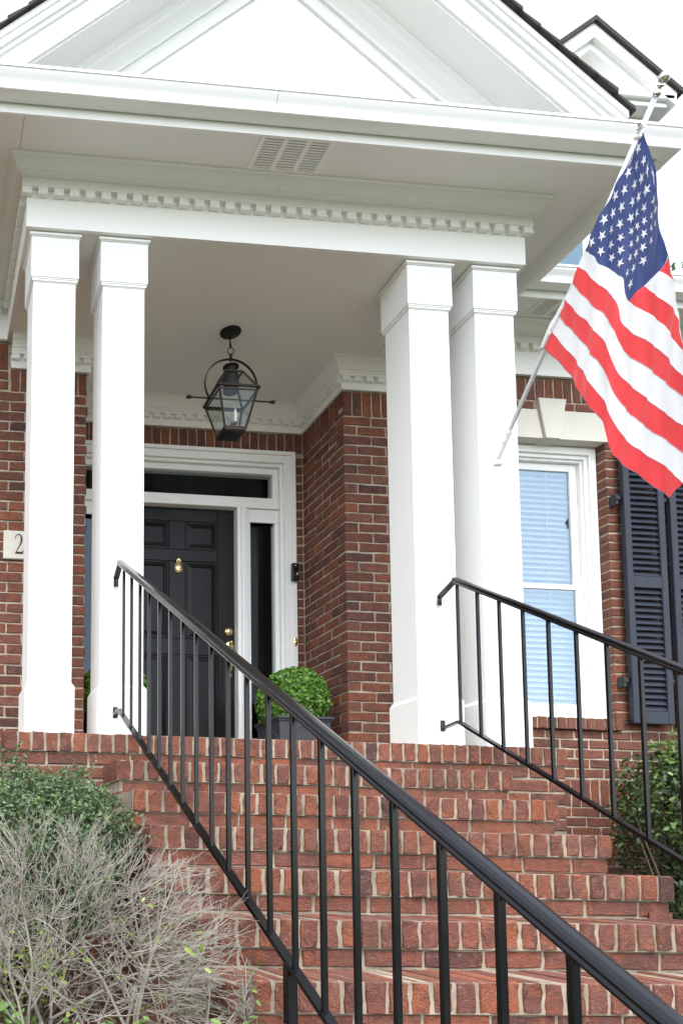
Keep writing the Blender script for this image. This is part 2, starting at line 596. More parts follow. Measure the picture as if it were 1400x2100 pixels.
HIDDEN = [(62, 150, 480, 1490), (207, 298, 490, 1495), (838, 925, 540, 1515), (975, 1060, 550, 1520)]


class BrickSet:
    """All bricks of one thing: the 300 that show largest become parts, the rest one stuff part per wall."""

    def __init__(self):
        self.items = []

    def add(self, parent, x, y, z, rotz, L, H, depth=0.09, tilt=0.0):
        kind = min(BRICK_DIMS, key=lambda k: abs(BRICK_DIMS[k][0] - L) + abs(BRICK_DIMS[k][1] - H))
        p = project((x, y, z))
        score = 0.0
        if p and -15 < p[0] < 1415 and -15 < p[1] < 2115:
            face = np.array([math.sin(rotz), -math.cos(rotz), 0.0])   # outward normal
            view = CAM - np.array([x, y, z])
            c = float(np.dot(face, view) / np.linalg.norm(view))
            if c > 0.02:
                score = c * L * H * (F_PX / p[2]) ** 2
                for a, b, t, u in HIDDEN:
                    if y > 0.5 and a < p[0] < b and t < p[1] < u: score = 0.0
        self.items.append((score, parent, kind, (x, y, z), rotz, L, H, depth, tilt))

    def finish(self, limit=300):
        order = sorted(range(len(self.items)), key=lambda i: -self.items[i][0])
        single = set(i for i in order[:limit] if self.items[i][0] > 0)
        rest = {}
        for i, (sc, parent, kind, loc, rz, L, H, D, tilt) in enumerate(self.items):
            me = random.choice(BRICK_MESH[kind])
            d0 = BRICK_DIMS[kind]
            flip = random.choice((1, -1))
            mat = Matrix.LocRotScale(Vector(loc), Matrix.Rotation(rz, 3, 'Z').to_quaternion() @ Matrix.Rotation(random.uniform(-0.006, 0.006) + tilt, 3, 'Y').to_quaternion(), Vector((L / d0[0], D / 0.09, H / d0[1])))
            if i in single:
                o = bpy.data.objects.new('brick', me)
                COL.objects.link(o)
                o.parent = parent
                o.matrix_basis = mat
            else:
                rest.setdefault(parent, []).append((me, mat))
        for parent, lst in rest.items():
            mb = MB()
            for me, mat in lst:
                mb.add([mat @ v.co for v in me.vertices], [tuple(p.vertices) for p in me.polygons])
            o = mb.build('bricks', M['brick'], parent)
            o['kind'] = 'stuff'


BL, BJ = 0.1935, 0.0102
MOD = BL + BJ


def lay(bs, parent, u0, u1, z_top, z_bot, pitch, place, anchor=0.0, holes=(), odd_start=None, odd_end=None, first=0):
    """Running bond from z_top down to z_bot between u0 and u1. place(u, z) -> (x, y, z, rotz)."""
    row = first
    z = z_top
    while z - pitch > z_bot - 0.02:
        zc = z - pitch / 2
        a0 = odd_start if (row % 2 and odd_start is not None) else u0
        a1 = odd_end if (row % 2 and odd_end is not None) else u1
        segs = [(a0, a1)]
        for (ha, hb, za, zb) in holes:
            if za - 0.012 < zc < zb + 0.012:
                new = []
                for (a, b) in segs:
                    if hb <= a or ha >= b: new.append((a, b)); continue
                    if ha > a: new.append((a, ha))
                    if hb < b: new.append((hb, b))
                segs = new
        off = anchor + (MOD / 2 if row % 2 else 0)
        for (a, b) in segs:
            n = math.floor((a - off) / MOD) - 1
            while off + n * MOD < b:
                p, q = off + n * MOD, off + n * MOD + BL
                p, q = max(p, a), min(q, b)
                if q - p > 0.022:
                    L = (q - p) * random.uniform(0.985, 1.006)
                    x, y, zz, rz = place((p + q) / 2, zc)
                    d = random.uniform(-0.0018, 0.0018)
                    bs.add(parent, x + d * (rz != 0), y + d * (rz == 0), zz + random.uniform(-0.0012, 0.0012), rz, L, pitch - 0.0105)
                n += 1
        z -= pitch
        row += 1


def upright(bs, parent, u0, u1, z0, z1, place, pitch=0.0672, depth=0.09):
    n = max(1, int(round((u1 - u0) / pitch)))
    p = (u1 - u0) / n
    for i in range(n):
        x, y, z, rz = place(u0 + (i + 0.5) * p, (z0 + z1) / 2)
        bs.add(parent, x, y + random.uniform(-0.0015, 0.0015), z + random.uniform(-0.0015, 0.0015), rz, (p - 0.0092) * random.uniform(0.94, 1.05), (z1 - z0) - 0.004 + random.uniform(-0.002, 0.002), depth)


# ------------------------------------------------------------------ the house
house = empty('brick_house', (3.0, YW, GZ), 'red brick house front with white trim behind the columned portico', 'house')
hb = BrickSet()
front = lambda u, z: (u, YW, z, 0.0)

REC = 0.0060   # joints lie this far back
wl_ = MB(); wl_.box(-4.0, XL - REC - 0.002, YW + REC, YW + 0.25, GZ, 2.95)
wall_l = wl_.build('front_wall', M['mortar'], house)
lay(hb, wall_l, -3.9, XL, 2.455, GZ, 0.0677, front, anchor=XL - MOD * 20)
upright(hb, wall_l, 0.14, XL, 2.457, 2.606, front)
upright(hb, wall_l, -3.9, 0.125, 2.600, 2.785, front)
lay(hb, wall_l, -3.9, 0.125, 2.598, 2.46, 0.0677, front, anchor=0.05)

# right part of the front, with the window opening
WX0, WX1, WZ0, WZ1 = 3.20, 4.285, 0.410, 2.350
wr = MB()
wr.box(XR + REC + 0.002, WX0 - 0.004, YW + REC, YW + 0.25, GZ, 2.95)
wr.box(WX1 + 0.004, 9.0, YW + REC, YW + 0.25, GZ, 2.95)
wr.box(WX0 - 0.004, WX1 + 0.004, YW + REC, YW + 0.25, GZ, WZ0 - 0.09)
wr.box(WX0 - 0.004, WX1 + 0.004, YW + REC, YW + 0.25, WZ1 + 0.004, 2.95)
wall_r = wr.build('front_wall', M['mortar'], house)
lay(hb, wall_r, XR, 3.05, 2.431, GZ, 0.0677, front, anchor=XR, odd_start=XR + 0.1018)
upright(hb, wall_r, XR, 2.95, 2.434, 2.606, front)
ops = [(WX0, WX1, WZ0 - 0.075, WZ1), (3.05, 4.335, WZ1, 2.556), (3.775, 4.005, 2.5, 2.63)]
lay(hb, wall_r, 3.05, 8.98, 2.624, 0.0, 0.0655, front, anchor=WX1 - MOD * 20, holes=ops)
upright(hb, wall_r, 3.05, 8.98, 2.626, 2.786, front)
upright(hb, wall_r, PX1 - 0.2, 8.98, -0.190, -0.004, front)
lay(hb, wall_r, PX1 - 0.2, 8.98, -0.192, GZ, 0.0645, front, anchor=0.07)
sill = MB(); sill.box(3.02, 4.31, YW - 0.018, YW + 0.12, WZ0 - 0.080, WZ0 - 0.005)
sill_o = sill.build('window_sill', M['mortar'], house)
upright(hb, sill_o, 3.02, 4.312, WZ0 - 0.083, WZ0 - 0.002, lambda u, z: (u, YW - 0.028, z, 0.0), 0.0665)

# recess: side walls and the wall that holds the door
rw = MB(); rw.box(XR + REC, XR + 0.22, YW + 0.016, YD + 0.2, GZ, 2.95)
wall_rr = rw.build('recess_wall', M['mortar'], house)
lay(hb, wall_rr, -YD, -YW, 2.431, -0.06, 0.0677, lambda u, z: (XR, -u, z, -PI / 2), anchor=-YW - BL - MOD / 2 - MOD * 4, odd_end=-YW + 0.0)
# even rows end behind the facing brick
hb.items = [it for it in hb.items if not (it[1] is wall_rr and it[3][1] < YW + 0.05 and it[5] < 0.12)]
upright(hb, wall_rr, -YD, -YW - 0.062, 2.434, 2.606, lambda u, z: (XR, -u, z, -PI / 2))
rl = MB(); rl.box(XL - 0.22, XL - REC, YW + 0.016, YD + 0.2, GZ, 2.95)
wall_rl = rl.build('recess_wall', M['mortar'], house)
lay(hb, wall_rl, YW + 0.1, YD, 2.431, -0.06, 0.0677, lambda u, z: (XL, u, z, PI / 2), anchor=YW)
FX0, FX1, FZ1 = 0.657, 2.337, 2.457     # door frame outline
dw = MB()
dw.box(XL - 0.1, FX0, YD + REC, YD + 0.15, -0.1, 2.95)
dw.box(FX1, XR + 0.1, YD + REC, YD + 0.15, -0.1, 2.95)
dw.box(FX0, FX1, YD + REC, YD + 0.15, FZ1, 2.95)
wall_d = dw.build('recess_wall', M['mortar'], house)
backd = lambda u, z: (u, YD, z, 0.0)
lay(hb, wall_d, FX1 + 0.004, XR - 0.004, 2.431, -0.06, 0.0677, backd, anchor=FX1 + 0.004)
upright(hb, wall_d, XL, XR, FZ1 + 0.004, 2.606, backd)
# room lining behind the glass
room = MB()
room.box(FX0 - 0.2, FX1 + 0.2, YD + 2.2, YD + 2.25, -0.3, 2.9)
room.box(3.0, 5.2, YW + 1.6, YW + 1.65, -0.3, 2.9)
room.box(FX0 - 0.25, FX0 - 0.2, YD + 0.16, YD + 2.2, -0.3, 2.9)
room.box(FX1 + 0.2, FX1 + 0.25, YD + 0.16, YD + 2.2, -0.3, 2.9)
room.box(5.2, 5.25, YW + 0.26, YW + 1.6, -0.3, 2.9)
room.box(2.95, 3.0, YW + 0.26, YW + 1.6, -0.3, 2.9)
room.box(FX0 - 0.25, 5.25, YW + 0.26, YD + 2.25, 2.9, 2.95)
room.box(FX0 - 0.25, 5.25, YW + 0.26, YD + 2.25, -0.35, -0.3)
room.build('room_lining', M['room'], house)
hb.finish(300)

# stone lintel with keystone
li = MB(); li.prism([(3.05, 2.352), (3.826, 2.352), (3.790, 2.556), (3.05, 2.556)], YW - 0.008, YW + 0.12)
li.build('lintel', M['stone'], house)
li = MB(); li.prism([(3.938, 2.352), (4.332, 2.352), (4.332, 2.556), (3.976, 2.556)], YW - 0.008, YW + 0.12)
li.build('lintel', M['stone'], house)
ks = MB(); ks.prism([(3.832, 2.345), (3.932, 2.345), (3.988, 2.628), (3.786, 2.628)], YW - 0.030, YW + 0.12)
ks.build('keystone', M['stone'], house)

# ---- window
win = MB(); win.box(WX0, WX1, YW + 0.17, YW + 0.2, WZ0, WZ1 - 0.002)
YF = YW + 0.075
window = empty('window', (3.74, YF, WZ0)); window.parent = house; window.location = Vector((3.74, YF, WZ0)) - house.location


def frame_rect(mb, x0, x1, z0, z1, w, y0, y1, b=0.002, wb=None, wt=None):
    wb = w if wb is None else wb
    wt = w if wt is None else wt
    mb.box(x0, x0 + w, y0, y1, z0, z1, 0, b)
    mb.box(x1 - w, x1, y0, y1, z0, z1, 0, b)
    mb.box(x0 + w, x1 - w, y0 + 0.0005, y1, z1 - wt, z1, 0, b)
    mb.box(x0 + w, x1 - w, y0 + 0.0005, y1, z0, z0 + wb, 0, b)


fr = MB()
frame_rect(fr, WX0 + 0.002, WX1 - 0.004, WZ0 - 0.002, WZ1 - 0.003, 0.050, YF, YF + 0.12)
frame_rect(fr, WX0 + 0.052, WX1 - 0.054, WZ0 + 0.02, WZ1 - 0.053, 0.026, YF + 0.018, YF + 0.12)
frame_rect(fr, WX0 + 0.078, WX1 - 0.080, WZ0 + 0.03, WZ1 - 0.079, 0.016, YF + 0.034, YF + 0.12)
fr.build('frame', M['white'], window)
IX0, IX1 = WX0 + 0.096, WX1 - 0.098
ZM = 1.355
s1 = MB(); frame_rect(s1, IX0, IX1, ZM - 0.018, WZ1 - 0.096, 0.052, YF + 0.065, YF + 0.09, wb=0.036, wt=0.052)
s1.build('sash', M['white'], window)
s2 = MB(); frame_rect(s2, IX0, IX1, WZ0 + 0.03, ZM + 0.016, 0.060, YF + 0.040, YF + 0.064, wb=0.085, wt=0.036)
s2.build('sash', M['white'], window)
p = MB(); p.box(IX0 + 0.05, IX1 - 0.05, YF + 0.077, YF + 0.080, ZM + 0.01, WZ1 - 0.14); p.build('pane', M['glass'], window)
p = MB(); p.box(IX0 + 0.058, IX1 - 0.058, YF + 0.051, YF + 0.054, WZ0 + 0.11, ZM - 0.018); p.build('pane', M['glass'], window)
sm = MB()
c_, s_ = math.cos(math.radians(44)), math.sin(math.radians(44))
w2, t2 = 0.024, 0.0014
sm.add([(0, -w2 * c_ - t2 * s_, -w2 * s_ + t2 * c_), (0, w2 * c_ - t2 * s_, w2 * s_ + t2 * c_), (0, w2 * c_ + t2 * s_, w2 * s_ - t2 * c_), (0, -w2 * c_ + t2 * s_, -w2 * s_ - t2 * c_)] +
       [(1, -w2 * c_ - t2 * s_, -w2 * s_ + t2 * c_), (1, w2 * c_ - t2 * s_, w2 * s_ + t2 * c_), (1, w2 * c_ + t2 * s_, w2 * s_ - t2 * c_), (1, -w2 * c_ + t2 * s_, -w2 * s_ - t2 * c_)],
       [(0, 1, 2, 3), (7, 6, 5, 4), (0, 4, 5, 1), (1, 5, 6, 2), (2, 6, 7, 3), (3, 7, 4, 0)])
slat_me = sm.mesh('blind_slat', M['blind'])
zz = WZ0 + 0.10
while zz < WZ1 - 0.12:
    o = bpy.data.objects.new('blind_slat', slat_me)
    COL.objects.link(o)
    o.parent = window
    o.location = Vector((IX0 + 0.01, YF + 0.125, zz + random.uniform(-0.001, 0.001))) - Vector((3.74, YF, WZ0))
    o.scale = (IX1 - IX0 - 0.02, 1, 1)
    zz += 0.0405
cd = MB()
for x in (3.55, 3.985):
    cd.box(x, x + 0.0025, YF + 0.098, YF + 0.101, WZ0 + 0.1, WZ1 - 0.11)
cd.build('ladder_cord', M['blind'], window)


# ---- shutters
def shutter(x0, x1, z0, z1):
    e = empty('shutter'); e.parent = house
    e.location = Vector((x0, YW, z0)) - house.location
    ya, yb_ = YW - 0.078, YW - 0.042
    st = 0.045
    f = MB()
    f.box(x0, x0 + st, ya, yb_, z0, z1, 0, 0.003)
    f.build('stile', M['shutter'], e)
    f = MB(); f.box(x1 - st, x1, ya, yb_, z0, z1, 0, 0.003)
    f.build('stile', M['shutter'], e)
    zm = z0 + (z1 - z0) * 0.494
    for a, b in ((z0, z0 + 0.085), (zm - 0.04, zm + 0.04), (z1 - 0.085, z1)):
        f = MB(); f.box(x0 + st, x1 - st, ya + 0.002, yb_, a, b, 0, 0.002); f.build('rail', M['shutter'], e)
    sl = MB()
    ct, sn = math.cos(math.radians(38)), math.sin(math.radians(38))
    hw, th = 0.0245, 0.0035
    vs = []
    for xx in (0, x1 - x0 - 2 * st - 0.002):
        for (a, b) in ((-hw, -th), (hw, -th), (hw, th), (-hw, th)):
            vs.append((xx, a * sn * 0.75 - b * ct, -(-a) * ct * -1 * -1 if False else a * ct + b * sn))
    sl.add(vs, [(0, 1, 2, 3), (7, 6, 5, 4), (0, 4, 5, 1), (1, 5, 6, 2), (2, 6, 7, 3), (3, 7, 4, 0)])
    me = sl.mesh('slat', M['shutter'])
    for a, b in ((z0 + 0.085, zm - 0.04), (zm + 0.04, z1 - 0.085)):
        n = int((b - a) / 0.0405)
        for i in range(n):
            o = bpy.data.objects.new('slat', me)
            COL.objects.link(o)
            o.parent = e
            o.location = Vector((x0 + st + 0.001, YW - 0.058, a + (i + 0.5) * (b - a) / n)) - Vector((x0, YW, z0))
    for zz in (z0 + 0.28, z1 - 0.42):
        hg = MB()
        hg.box(x0 - 0.045, x0 + 0.01, YW - 0.062, YW - 0.052, zz, zz + 0.03, 0, 0.002)
        hg.box(x0 - 0.040, x0 - 0.018, YW - 0.055, YW - 0.003, zz - 0.03, zz + 0.045, 0, 0.002)
        hg.build('hinge', M['iron'], e)
    return e


shutter(4.333, 4.625, 0.372, 2.335)['label'] = 'louvred shutter beside the window'
shutter(4.668, 4.960, 0.372, 2.335)['label'] = 'louvred shutter at the right edge of the photo'

# ---- door with frame, transom and sidelights
DX0, DX1, DZ1 = 1.040, 1.903, 2.028
door = empty('door'); door.parent = house; door.location = Vector((DX0, YD, 0)) - house.location
YDo = YD + 0.075
dl = MB()
dl.box(DX0, DX1, YDo + 0.012, YDo + 0.05, 0.01, DZ1, 0, 0.001)
dl.build('door_leaf', M['door'], door)
stile = 0.125
mul = 0.125
xm = (DX0 + DX1) / 2
rails = [(0.01, 0.25), (0.915, 1.035), (1.62, 1.71), (1.925, DZ1)]
f = MB()
f.box(DX0, DX0 + stile, YDo, YDo + 0.013, 0.01, DZ1, 0, 0.003)
f.box(DX1 - stile, DX1, YDo, YDo + 0.013, 0.01, DZ1, 0, 0.003)
for a, b in rails:
    f.box(DX0 + stile, DX1 - stile, YDo + 0.0004, YDo + 0.013, a, b, 0, 0.003)
for (a, b) in ((0.25, 0.915), (1.035, 1.62), (1.71, 1.925)):
    f.box(xm - mul / 2, xm + mul / 2, YDo + 0.0006, YDo + 0.013, a, b, 0, 0.003)
f.build('stiles_and_rails', M['door'], door)
for (a, b) in ((0.25, 0.915), (1.035, 1.62), (1.71, 1.925)):
    for (xa, xb) in ((DX0 + stile, xm - mul / 2), (xm + mul / 2, DX1 - stile)):
        pn = MB()
        # bolection bead and raised field
        frame_rect(pn, xa, xb, a, b, 0.016, YDo + 0.003, YDo + 0.0125, 0.003)
        i1, i2 = 0.022, 0.048
        y0, y1 = YDo + 0.0118, YDo + 0.003
        v = [(xa + i1, y0, a + i1), (xb - i1, y0, a + i1), (xb - i1, y0, b - i1), (xa + i1, y0, b - i1), (xa + i2, y1, a + i2), (xb - i2, y1, a + i2), (xb - i2, y1, b - i2), (xa + i2, y1, b - i2)]
        pn.add(v, [(4, 5, 6, 7), (0, 1, 5, 4), (1, 2, 6, 5), (2, 3, 7, 6), (3, 0, 4, 7)])
        pn.build('panel', M['door'], door)
# pineapple knocker
kn = MB()
kx, kz = 1.478, 1.567
kn.lathe([(0.001, -0.044), (0.018, -0.040), (0.030, -0.025), (0.033, -0.005), (0.029, 0.018), (0.020, 0.034), (0.008, 0.042)], (kx, YDo - 0.004, kz), 14, sy=0.55)
for r_ in range(4):
    for k in range(9):
        a = PI + PI * (k + 0.5 * (r_ % 2)) / 8.5
        zz = -0.030 + r_ * 0.018
        rr = 0.031 - 0.00002 * (zz * 1000) ** 2 * 0.4
        kn.box(kx + rr * math.cos(a) - 0.003, kx + rr * math.cos(a) + 0.003, YDo - 0.004 + 0.55 * rr * math.sin(a) - 0.0035, YDo - 0.004 + 0.55 * rr * math.sin(a) + 0.002, kz + zz - 0.004, kz + zz + 0.004, 0, 0.001)
for k in range(9):
    a = (k - 4) * 0.30
    ln = 0.048 - 0.005 * abs(k - 4)
    kn.tube([(kx + 0.006 * (k - 4) * 0.4, YDo - 0.008, kz + 0.036), (kx + math.sin(a) * ln * 0.5, YDo - 0.014 - 0.004 * (k % 2), kz + 0.036 + math.cos(a) * ln * 0.6), (kx + math.sin(a) * ln * 0.9, YDo - 0.010, kz + 0.036 + math.cos(a) * ln)], [0.006, 0.005, 0.001], 5)
kn.build('knocker', M['brass'], door, True)
db = MB(); db.lathe([(0.033, 0.0), (0.033, 0.006), (0.028, 0.014), (0.020, 0.018), (0.016, 0.022), (0.002, 0.023)], (1.856, YDo, 1.098), 24, axis='y')
db.build('deadbolt', M['brass'], door, True)
hd = MB()
hd.lathe([(0.036, 0.0), (0.036, 0.005), (0.030, 0.010), (0.004, 0.012)], (1.862, YDo, 0.975), 20, axis='y', sy=1.5)
hd.tube([(1.862, YDo - 0.012, 1.000), (1.862, YDo - 0.040, 0.985), (1.862, YDo - 0.055, 0.935), (1.862, YDo - 0.052, 0.87), (1.862, YDo - 0.030, 0.81), (1.862, YDo - 0.008, 0.79)], [0.011, 0.012, 0.011, 0.010, 0.010, 0.010], 10)
hd.tube([(1.862, YDo - 0.008, 0.99), (1.858, YDo - 0.045, 0.996), (1.856, YDo - 0.060, 1.012)], [0.007, 0.008, 0.012], 8)
hd.lathe([(0.018, 0.0), (0.018, 0.005), (0.012, 0.008), (0.002, 0.009)], (1.862, YDo, 0.775), 16, axis='y', sy=1.5)
hd.build('door_handle', M['brass'], door, True)

df = empty('door_frame'); df.parent = house; df.location = Vector((FX0, YD, 0)) - house.location
f = MB()
# outer casing: three stepped bands
for (i0, i1, ya) in ((0.0, 0.028, YD - 0.030), (0.028, 0.085, YD - 0.016), (0.085, 0.108, YD + 0.004)):
    f.box(FX0 + i0 * 0.4, FX0 + i1 * 0.4, ya, YD + 0.14, 0, FZ1 - i0, 0, 0.003)
    f.box(FX1 - i1, FX1 - i0, ya, YD + 0.14, 0, FZ1 - i0, 0, 0.003)
    f.box(FX0 + i1 * 0.4, FX1 - i1, ya + 0.0005, YD + 0.14, FZ1 - i1, FZ1 - i0, 0, 0.003)
f.build('casing', M['white'], df)
f = MB()
a0, a1 = FX0 + 0.044, FX1 - 0.108
TZ0, TZ1 = 2.119, 2.304
f.box(a0, a1, YD + 0.035, YD + 0.12, TZ1, FZ1 - 0.108, 0, 0.003)
f.box(a0, a1, YD + 0.035, YD + 0.12, 2.062, TZ0, 0, 0.003)
f.box(a0, a1, YD + 0.016, YD + 0.12, 2.030, 2.061, 0, 0.004)
f.box(a0, a0 + 0.042, YD + 0.036, YD + 0.12, TZ0, TZ1, 0, 0.003)
f.box(a1 - 0.042, a1, YD + 0.036, YD + 0.12, TZ0, TZ1, 0, 0.003)
f.build('transom_bar', M['white'], df)
for (xa, xb) in ((DX0 - 0.080, DX0 - 0.003), (DX1 + 0.003, DX1 + 0.080)):
    f = MB()
    f.box(xa, xb, YD + 0.012, YD + 0.12, 0, 2.029, 0, 0.004)
    f.box(xa + 0.024, xb - 0.024, YD - 0.002, YD + 0.011, 0, 2.029, 0, 0.004)
    f.build('mullion', M['white'], df)
p = MB(); p.box(a0 + 0.04, a1 - 0.04, YD + 0.070, YD + 0.074, TZ0 - 0.002, TZ1 + 0.002); p.build('transom_pane', M['glass_door'], df)
SZ1 = 1.925
for (xa, xb, side) in ((a0, DX0 - 0.081, -1), (DX1 + 0.081, a1, 1)):
    f = MB()
    frame_rect(f, xa, xb, 0.0, 2.028, 0.030, YD + 0.035, YD + 0.10, 0.003, wb=0.30, wt=2.028 - SZ1)
    f.box(xa, xb, YD + 0.028, YD + 0.10, SZ1, SZ1 + 0.012, 0, 0.002)
    f.build('sidelight_frame', M['white'], df)
    p = MB(); p.box(xa + 0.026, xb - 0.026, YD + 0.070, YD + 0.074, 0.29, SZ1 + 0.002); p.build('sidelight_pane', M['glass_door'], df)
f = MB(); f.box(FX0 - 0.02, FX1 + 0.02, YD - 0.07, YD + 0.14, 0.002, 0.024, 0, 0.004); f.build('threshold', M['stone'], df)

# ---- entablature shared by house and portico: path and profiles
PATH = [(-5.0, YW - 0.03), (X0, YW - 0.03), (X0, YB), (X1, YB), (X1, YW - 0.03), (9.0, YW - 0.03)]
Z1 = 2.971
PROF_FRIEZE = [(-0.022, ZC), (0.0, ZC), (0.0, 3.0)]
PROF_BAND = [(0.0, 2.999), (0.030, 2.999), (0.030, 3.046), (0.0, 3.050)]
PROF_CROWN = [(0.0, 3.0461), (0.040, 3.0461), (0.040, 3.054), (0.047, 3.058), (0.050, 3.068), (0.058, 3.070), (0.064, 3.074), (0.078, 3.090), (0.088, 3.105), (0.094, 3.118), (0.102, 3.121), (0.102, 3.136)]
PROF_SOFFIT = [(0.09, 3.133), (0.392, 3.133)]
PROF_FASCIA = [(0.372, 3.134), (0.372, 3.062), (0.378, 3.046), (0.386, 3.038), (0.399, 3.038), (0.399, 3.20)]
PROF_GUTTER = [(0.4065, 3.186), (0.4065, 3.084), (0.474, 3.084), (0.478, 3.087), (0.478, 3.099), (0.470, 3.101), (0.468, 3.104), (0.4705, 3.116), (0.479, 3.134), (0.4905, 3.150), (0.498, 3.162), (0.500, 3.174), (0.506, 3.175), (0.506, 3.188), (0.494, 3.190), (0.494, 3.184)]


def entab(parent, segs, with_beam):
    names = [('frieze', PROF_FRIEZE, 'white'), ('dentil_band', PROF_BAND, 'white'), ('crown_moulding', PROF_CROWN, 'white'), ('soffit', PROF_SOFFIT, 'soffit'), ('fascia', PROF_FASCIA, 'white'), ('gutter', PROF_GUTTER, 'gutter')]
    out = {}
    for n, pr_, m in names:
        mb = MB(); mb.sweep(pr_, PATH, segs)
        out[n] = mb.build(n, M[m], parent)
    return out


def dentil_mesh(w, d, h):
    mb = MB()
    mb.box(-w / 2, w / 2, -d, 0.0, 0.012, h, 0, 0.0015)
    mb.box(-w / 2 - 0.002, w / 2 + 0.002, -d - 0.004, 0.0, 0.0, 0.0125, 0, 0.0025)
    return mb.mesh('dentil', M['white'])


DENT = dentil_mesh(0.052, 0.0295, 0.042)
DENT_S = dentil_mesh(0.050, 0.024, 0.036)


def dentils(parent, a, b, z, pitch, rotz, me, base):
    """A row of dentils from plan point a to plan point b."""
    a, b = np.array(a, float), np.array(b, float)
    ln = np.linalg.norm(b - a)
    n = int(round(ln / pitch))
    off = Vector((0, 0, 0))
    q = parent
    while q is not None:
        off += Vector(q.location); q = q.parent
    for i in range(n + 1):
        p = a + (b - a) * i / n
        o = bpy.data.objects.new('dentil', me)
        COL.objects.link(o)
        o.parent = parent
        o.location = Vector((p[0], p[1], z + random.uniform(-0.0006, 0.0006))) - off
        o.rotation_euler = (0, 0, rotz)


he = entab(house, [4], False)
hel = entab(house, [0], False)
dentils(he['dentil_band'], (X1 + 0.12, YW - 0.03), (8.9, YW - 0.03), 2.957, 0.0872, 0, DENT, 0)
dentils(hel['dentil_band'], (-0.9, YW - 0.03), (X0 - 0.07, YW - 0.03), 2.957, 0.0872, 0, DENT, 0)


def soffit_vent(parent, x0, x1, y0, y1, z, n=3):
    v = MB()
    w = (x1 - x0) / n
    zt, zb_ = z - 0.0005, z - 0.006
    for i in range(n + 1):      # frame bars
        xa = x0 + i * w
        v.box(xa - 0.013, xa + 0.013, y0 - 0.016, y1 + 0.016, zb_, zt, 0, 0.001)
    for ya, yb2 in ((y0 - 0.016, y0), (y1, y1 + 0.016)):
        v.box(x0, x1, ya, yb2, zb_ + 0.0004, zt, 0, 0.001)
    k = 12
    for i in range(n):
        a, b = x0 + i * w + 0.013, x0 + (i + 1) * w - 0.013
        v.add([(a, y0, zt - 0.0004), (b, y0, zt - 0.0004), (b, y1, zt - 0.0004), (a, y1, zt - 0.0004)], [(3, 2, 1, 0)], 1)
        for j in range(k):
            yy = y0 + (j + 0.5) * (y1 - y0) / k
            v.box(a, b, yy - 0.0045, yy + 0.0045, zb_ + 0.001, zt - 0.0015, 0)
    return v.build('soffit_vent', [M['white'], M['vent_dark']], parent)


soffit_vent(house, 3.62, 4.00, 0.87, 1.08, 3.133)

# ---- main roof and dormer
rf = MB()
ye, ze, yr = YW - 0.03 - 0.47, 3.19, 6.5
sl_ = 0.66
rf.add([(-5, ye, ze), (9.0, ye, ze), (9.0, yr, ze + sl_ * (yr - ye)), (-5, yr, ze + sl_ * (yr - ye)), (-5, ye, ze + 0.03), (9.0, ye, ze + 0.03), (9.0, yr, ze + 0.03 + sl_ * (yr - ye)), (-5, yr, ze + 0.03 + sl_ * (yr - ye))],
       [(0, 3, 2, 1), (4, 5, 6, 7), (0, 1, 5, 4), (1, 2, 6, 5), (2, 3, 7, 6), (3, 0, 4, 7)])
rf.build('roof', M['shingle'], house)
sw = MB(); sw.box(8.8, 9.0, YW + 0.3, 6.4, GZ, 3.2); sw.box(-5, -4.0, YW + 0.1, YW + 0.3, GZ, 3.2); sw.build('side_wall', M['brick'], house)

dm = empty('dormer'); dm.parent = house; dm.location = Vector((4.615, 1.72, 3.6)) - house.location
dcx, dy, dap, ds = 4.615, 1.72, 5.895, 0.79
f = MB(); f.prism([(dcx - 0.47, 3.5), (dcx + 0.47, 3.5), (dcx + 0.47, 5.2), (dcx, 5.2 + 0.47 * ds), (dcx - 0.47, 5.2)], dy + 0.004, dy + 2.6)
f.build('dormer_wall', M['white'], dm)


def rake(mb, xc, s, lo, hi, y0, y1, zmin, xmax=99, mi=0):
    """Inverted-V band between two rake lines whose apexes are lo and hi, cut level at zmin and plumb at xmax."""
    for sg in (-1, 1):
        pts = []
        dl_, dh_ = min((lo - zmin) / s, xmax), min((hi - zmin) / s, xmax)
        pts = [(0, lo), (dl_, lo - s * dl_), (dh_, hi - s * dh_), (0, hi)]
        poly = [(xc + sg * x, z) for x, z in pts]
        if sg < 0: poly = poly[::-1]
        mb.prism(poly, y0, y1, mi)


f = MB()
rake(f, dcx, ds, dap - 0.30, dap - 0.27, dy - 0.02, dy + 0.004, 5.30, 0.62)
rake(f, dcx, ds, dap - 0.27, dap - 0.19, dy - 0.010, dy + 0.004, 5.30, 0.62)
rake(f, dcx, ds, dap - 0.19, dap - 0.12, dy - 0.16, dy + 0.3, 5.26, 0.62)
rake(f, dcx, ds, dap - 0.13, dap - 0.015, dy - 0.20, dy + 0.3, 5.26, 0.655)
f.build('rake_trim', M['white'], dm)
f = MB(); f.box(dcx - 0.60, dcx + 0.60, dy - 0.17, dy + 0.02, 5.262, 5.300, 0, 0.004)
f.box(dcx - 0.64, dcx + 0.64, dy - 0.20, dy + 0.02, 5.302, 5.345, 0, 0.008)
f.box(dcx - 0.53, dcx + 0.53, dy - 0.07, dy + 0.02, 5.20, 5.260, 0, 0.006)
f.build('dormer_cornice', M['white'], dm)
f = MB(); rake(f, dcx, ds, dap - 0.014, dap + 0.025, dy - 0.225, dy + 2.4, 5.0, 0.685)
f.build('dormer_roof', M['shingle'], dm)
f = MB(); frame_rect(f, 4.32, 5.02, 3.99, 4.95, 0.055, dy - 0.02, dy + 0.003, 0.003); f.box(4.62, 4.72, dy - 0.012, dy + 0.003, 4.045, 4.895, 0, 0.003)
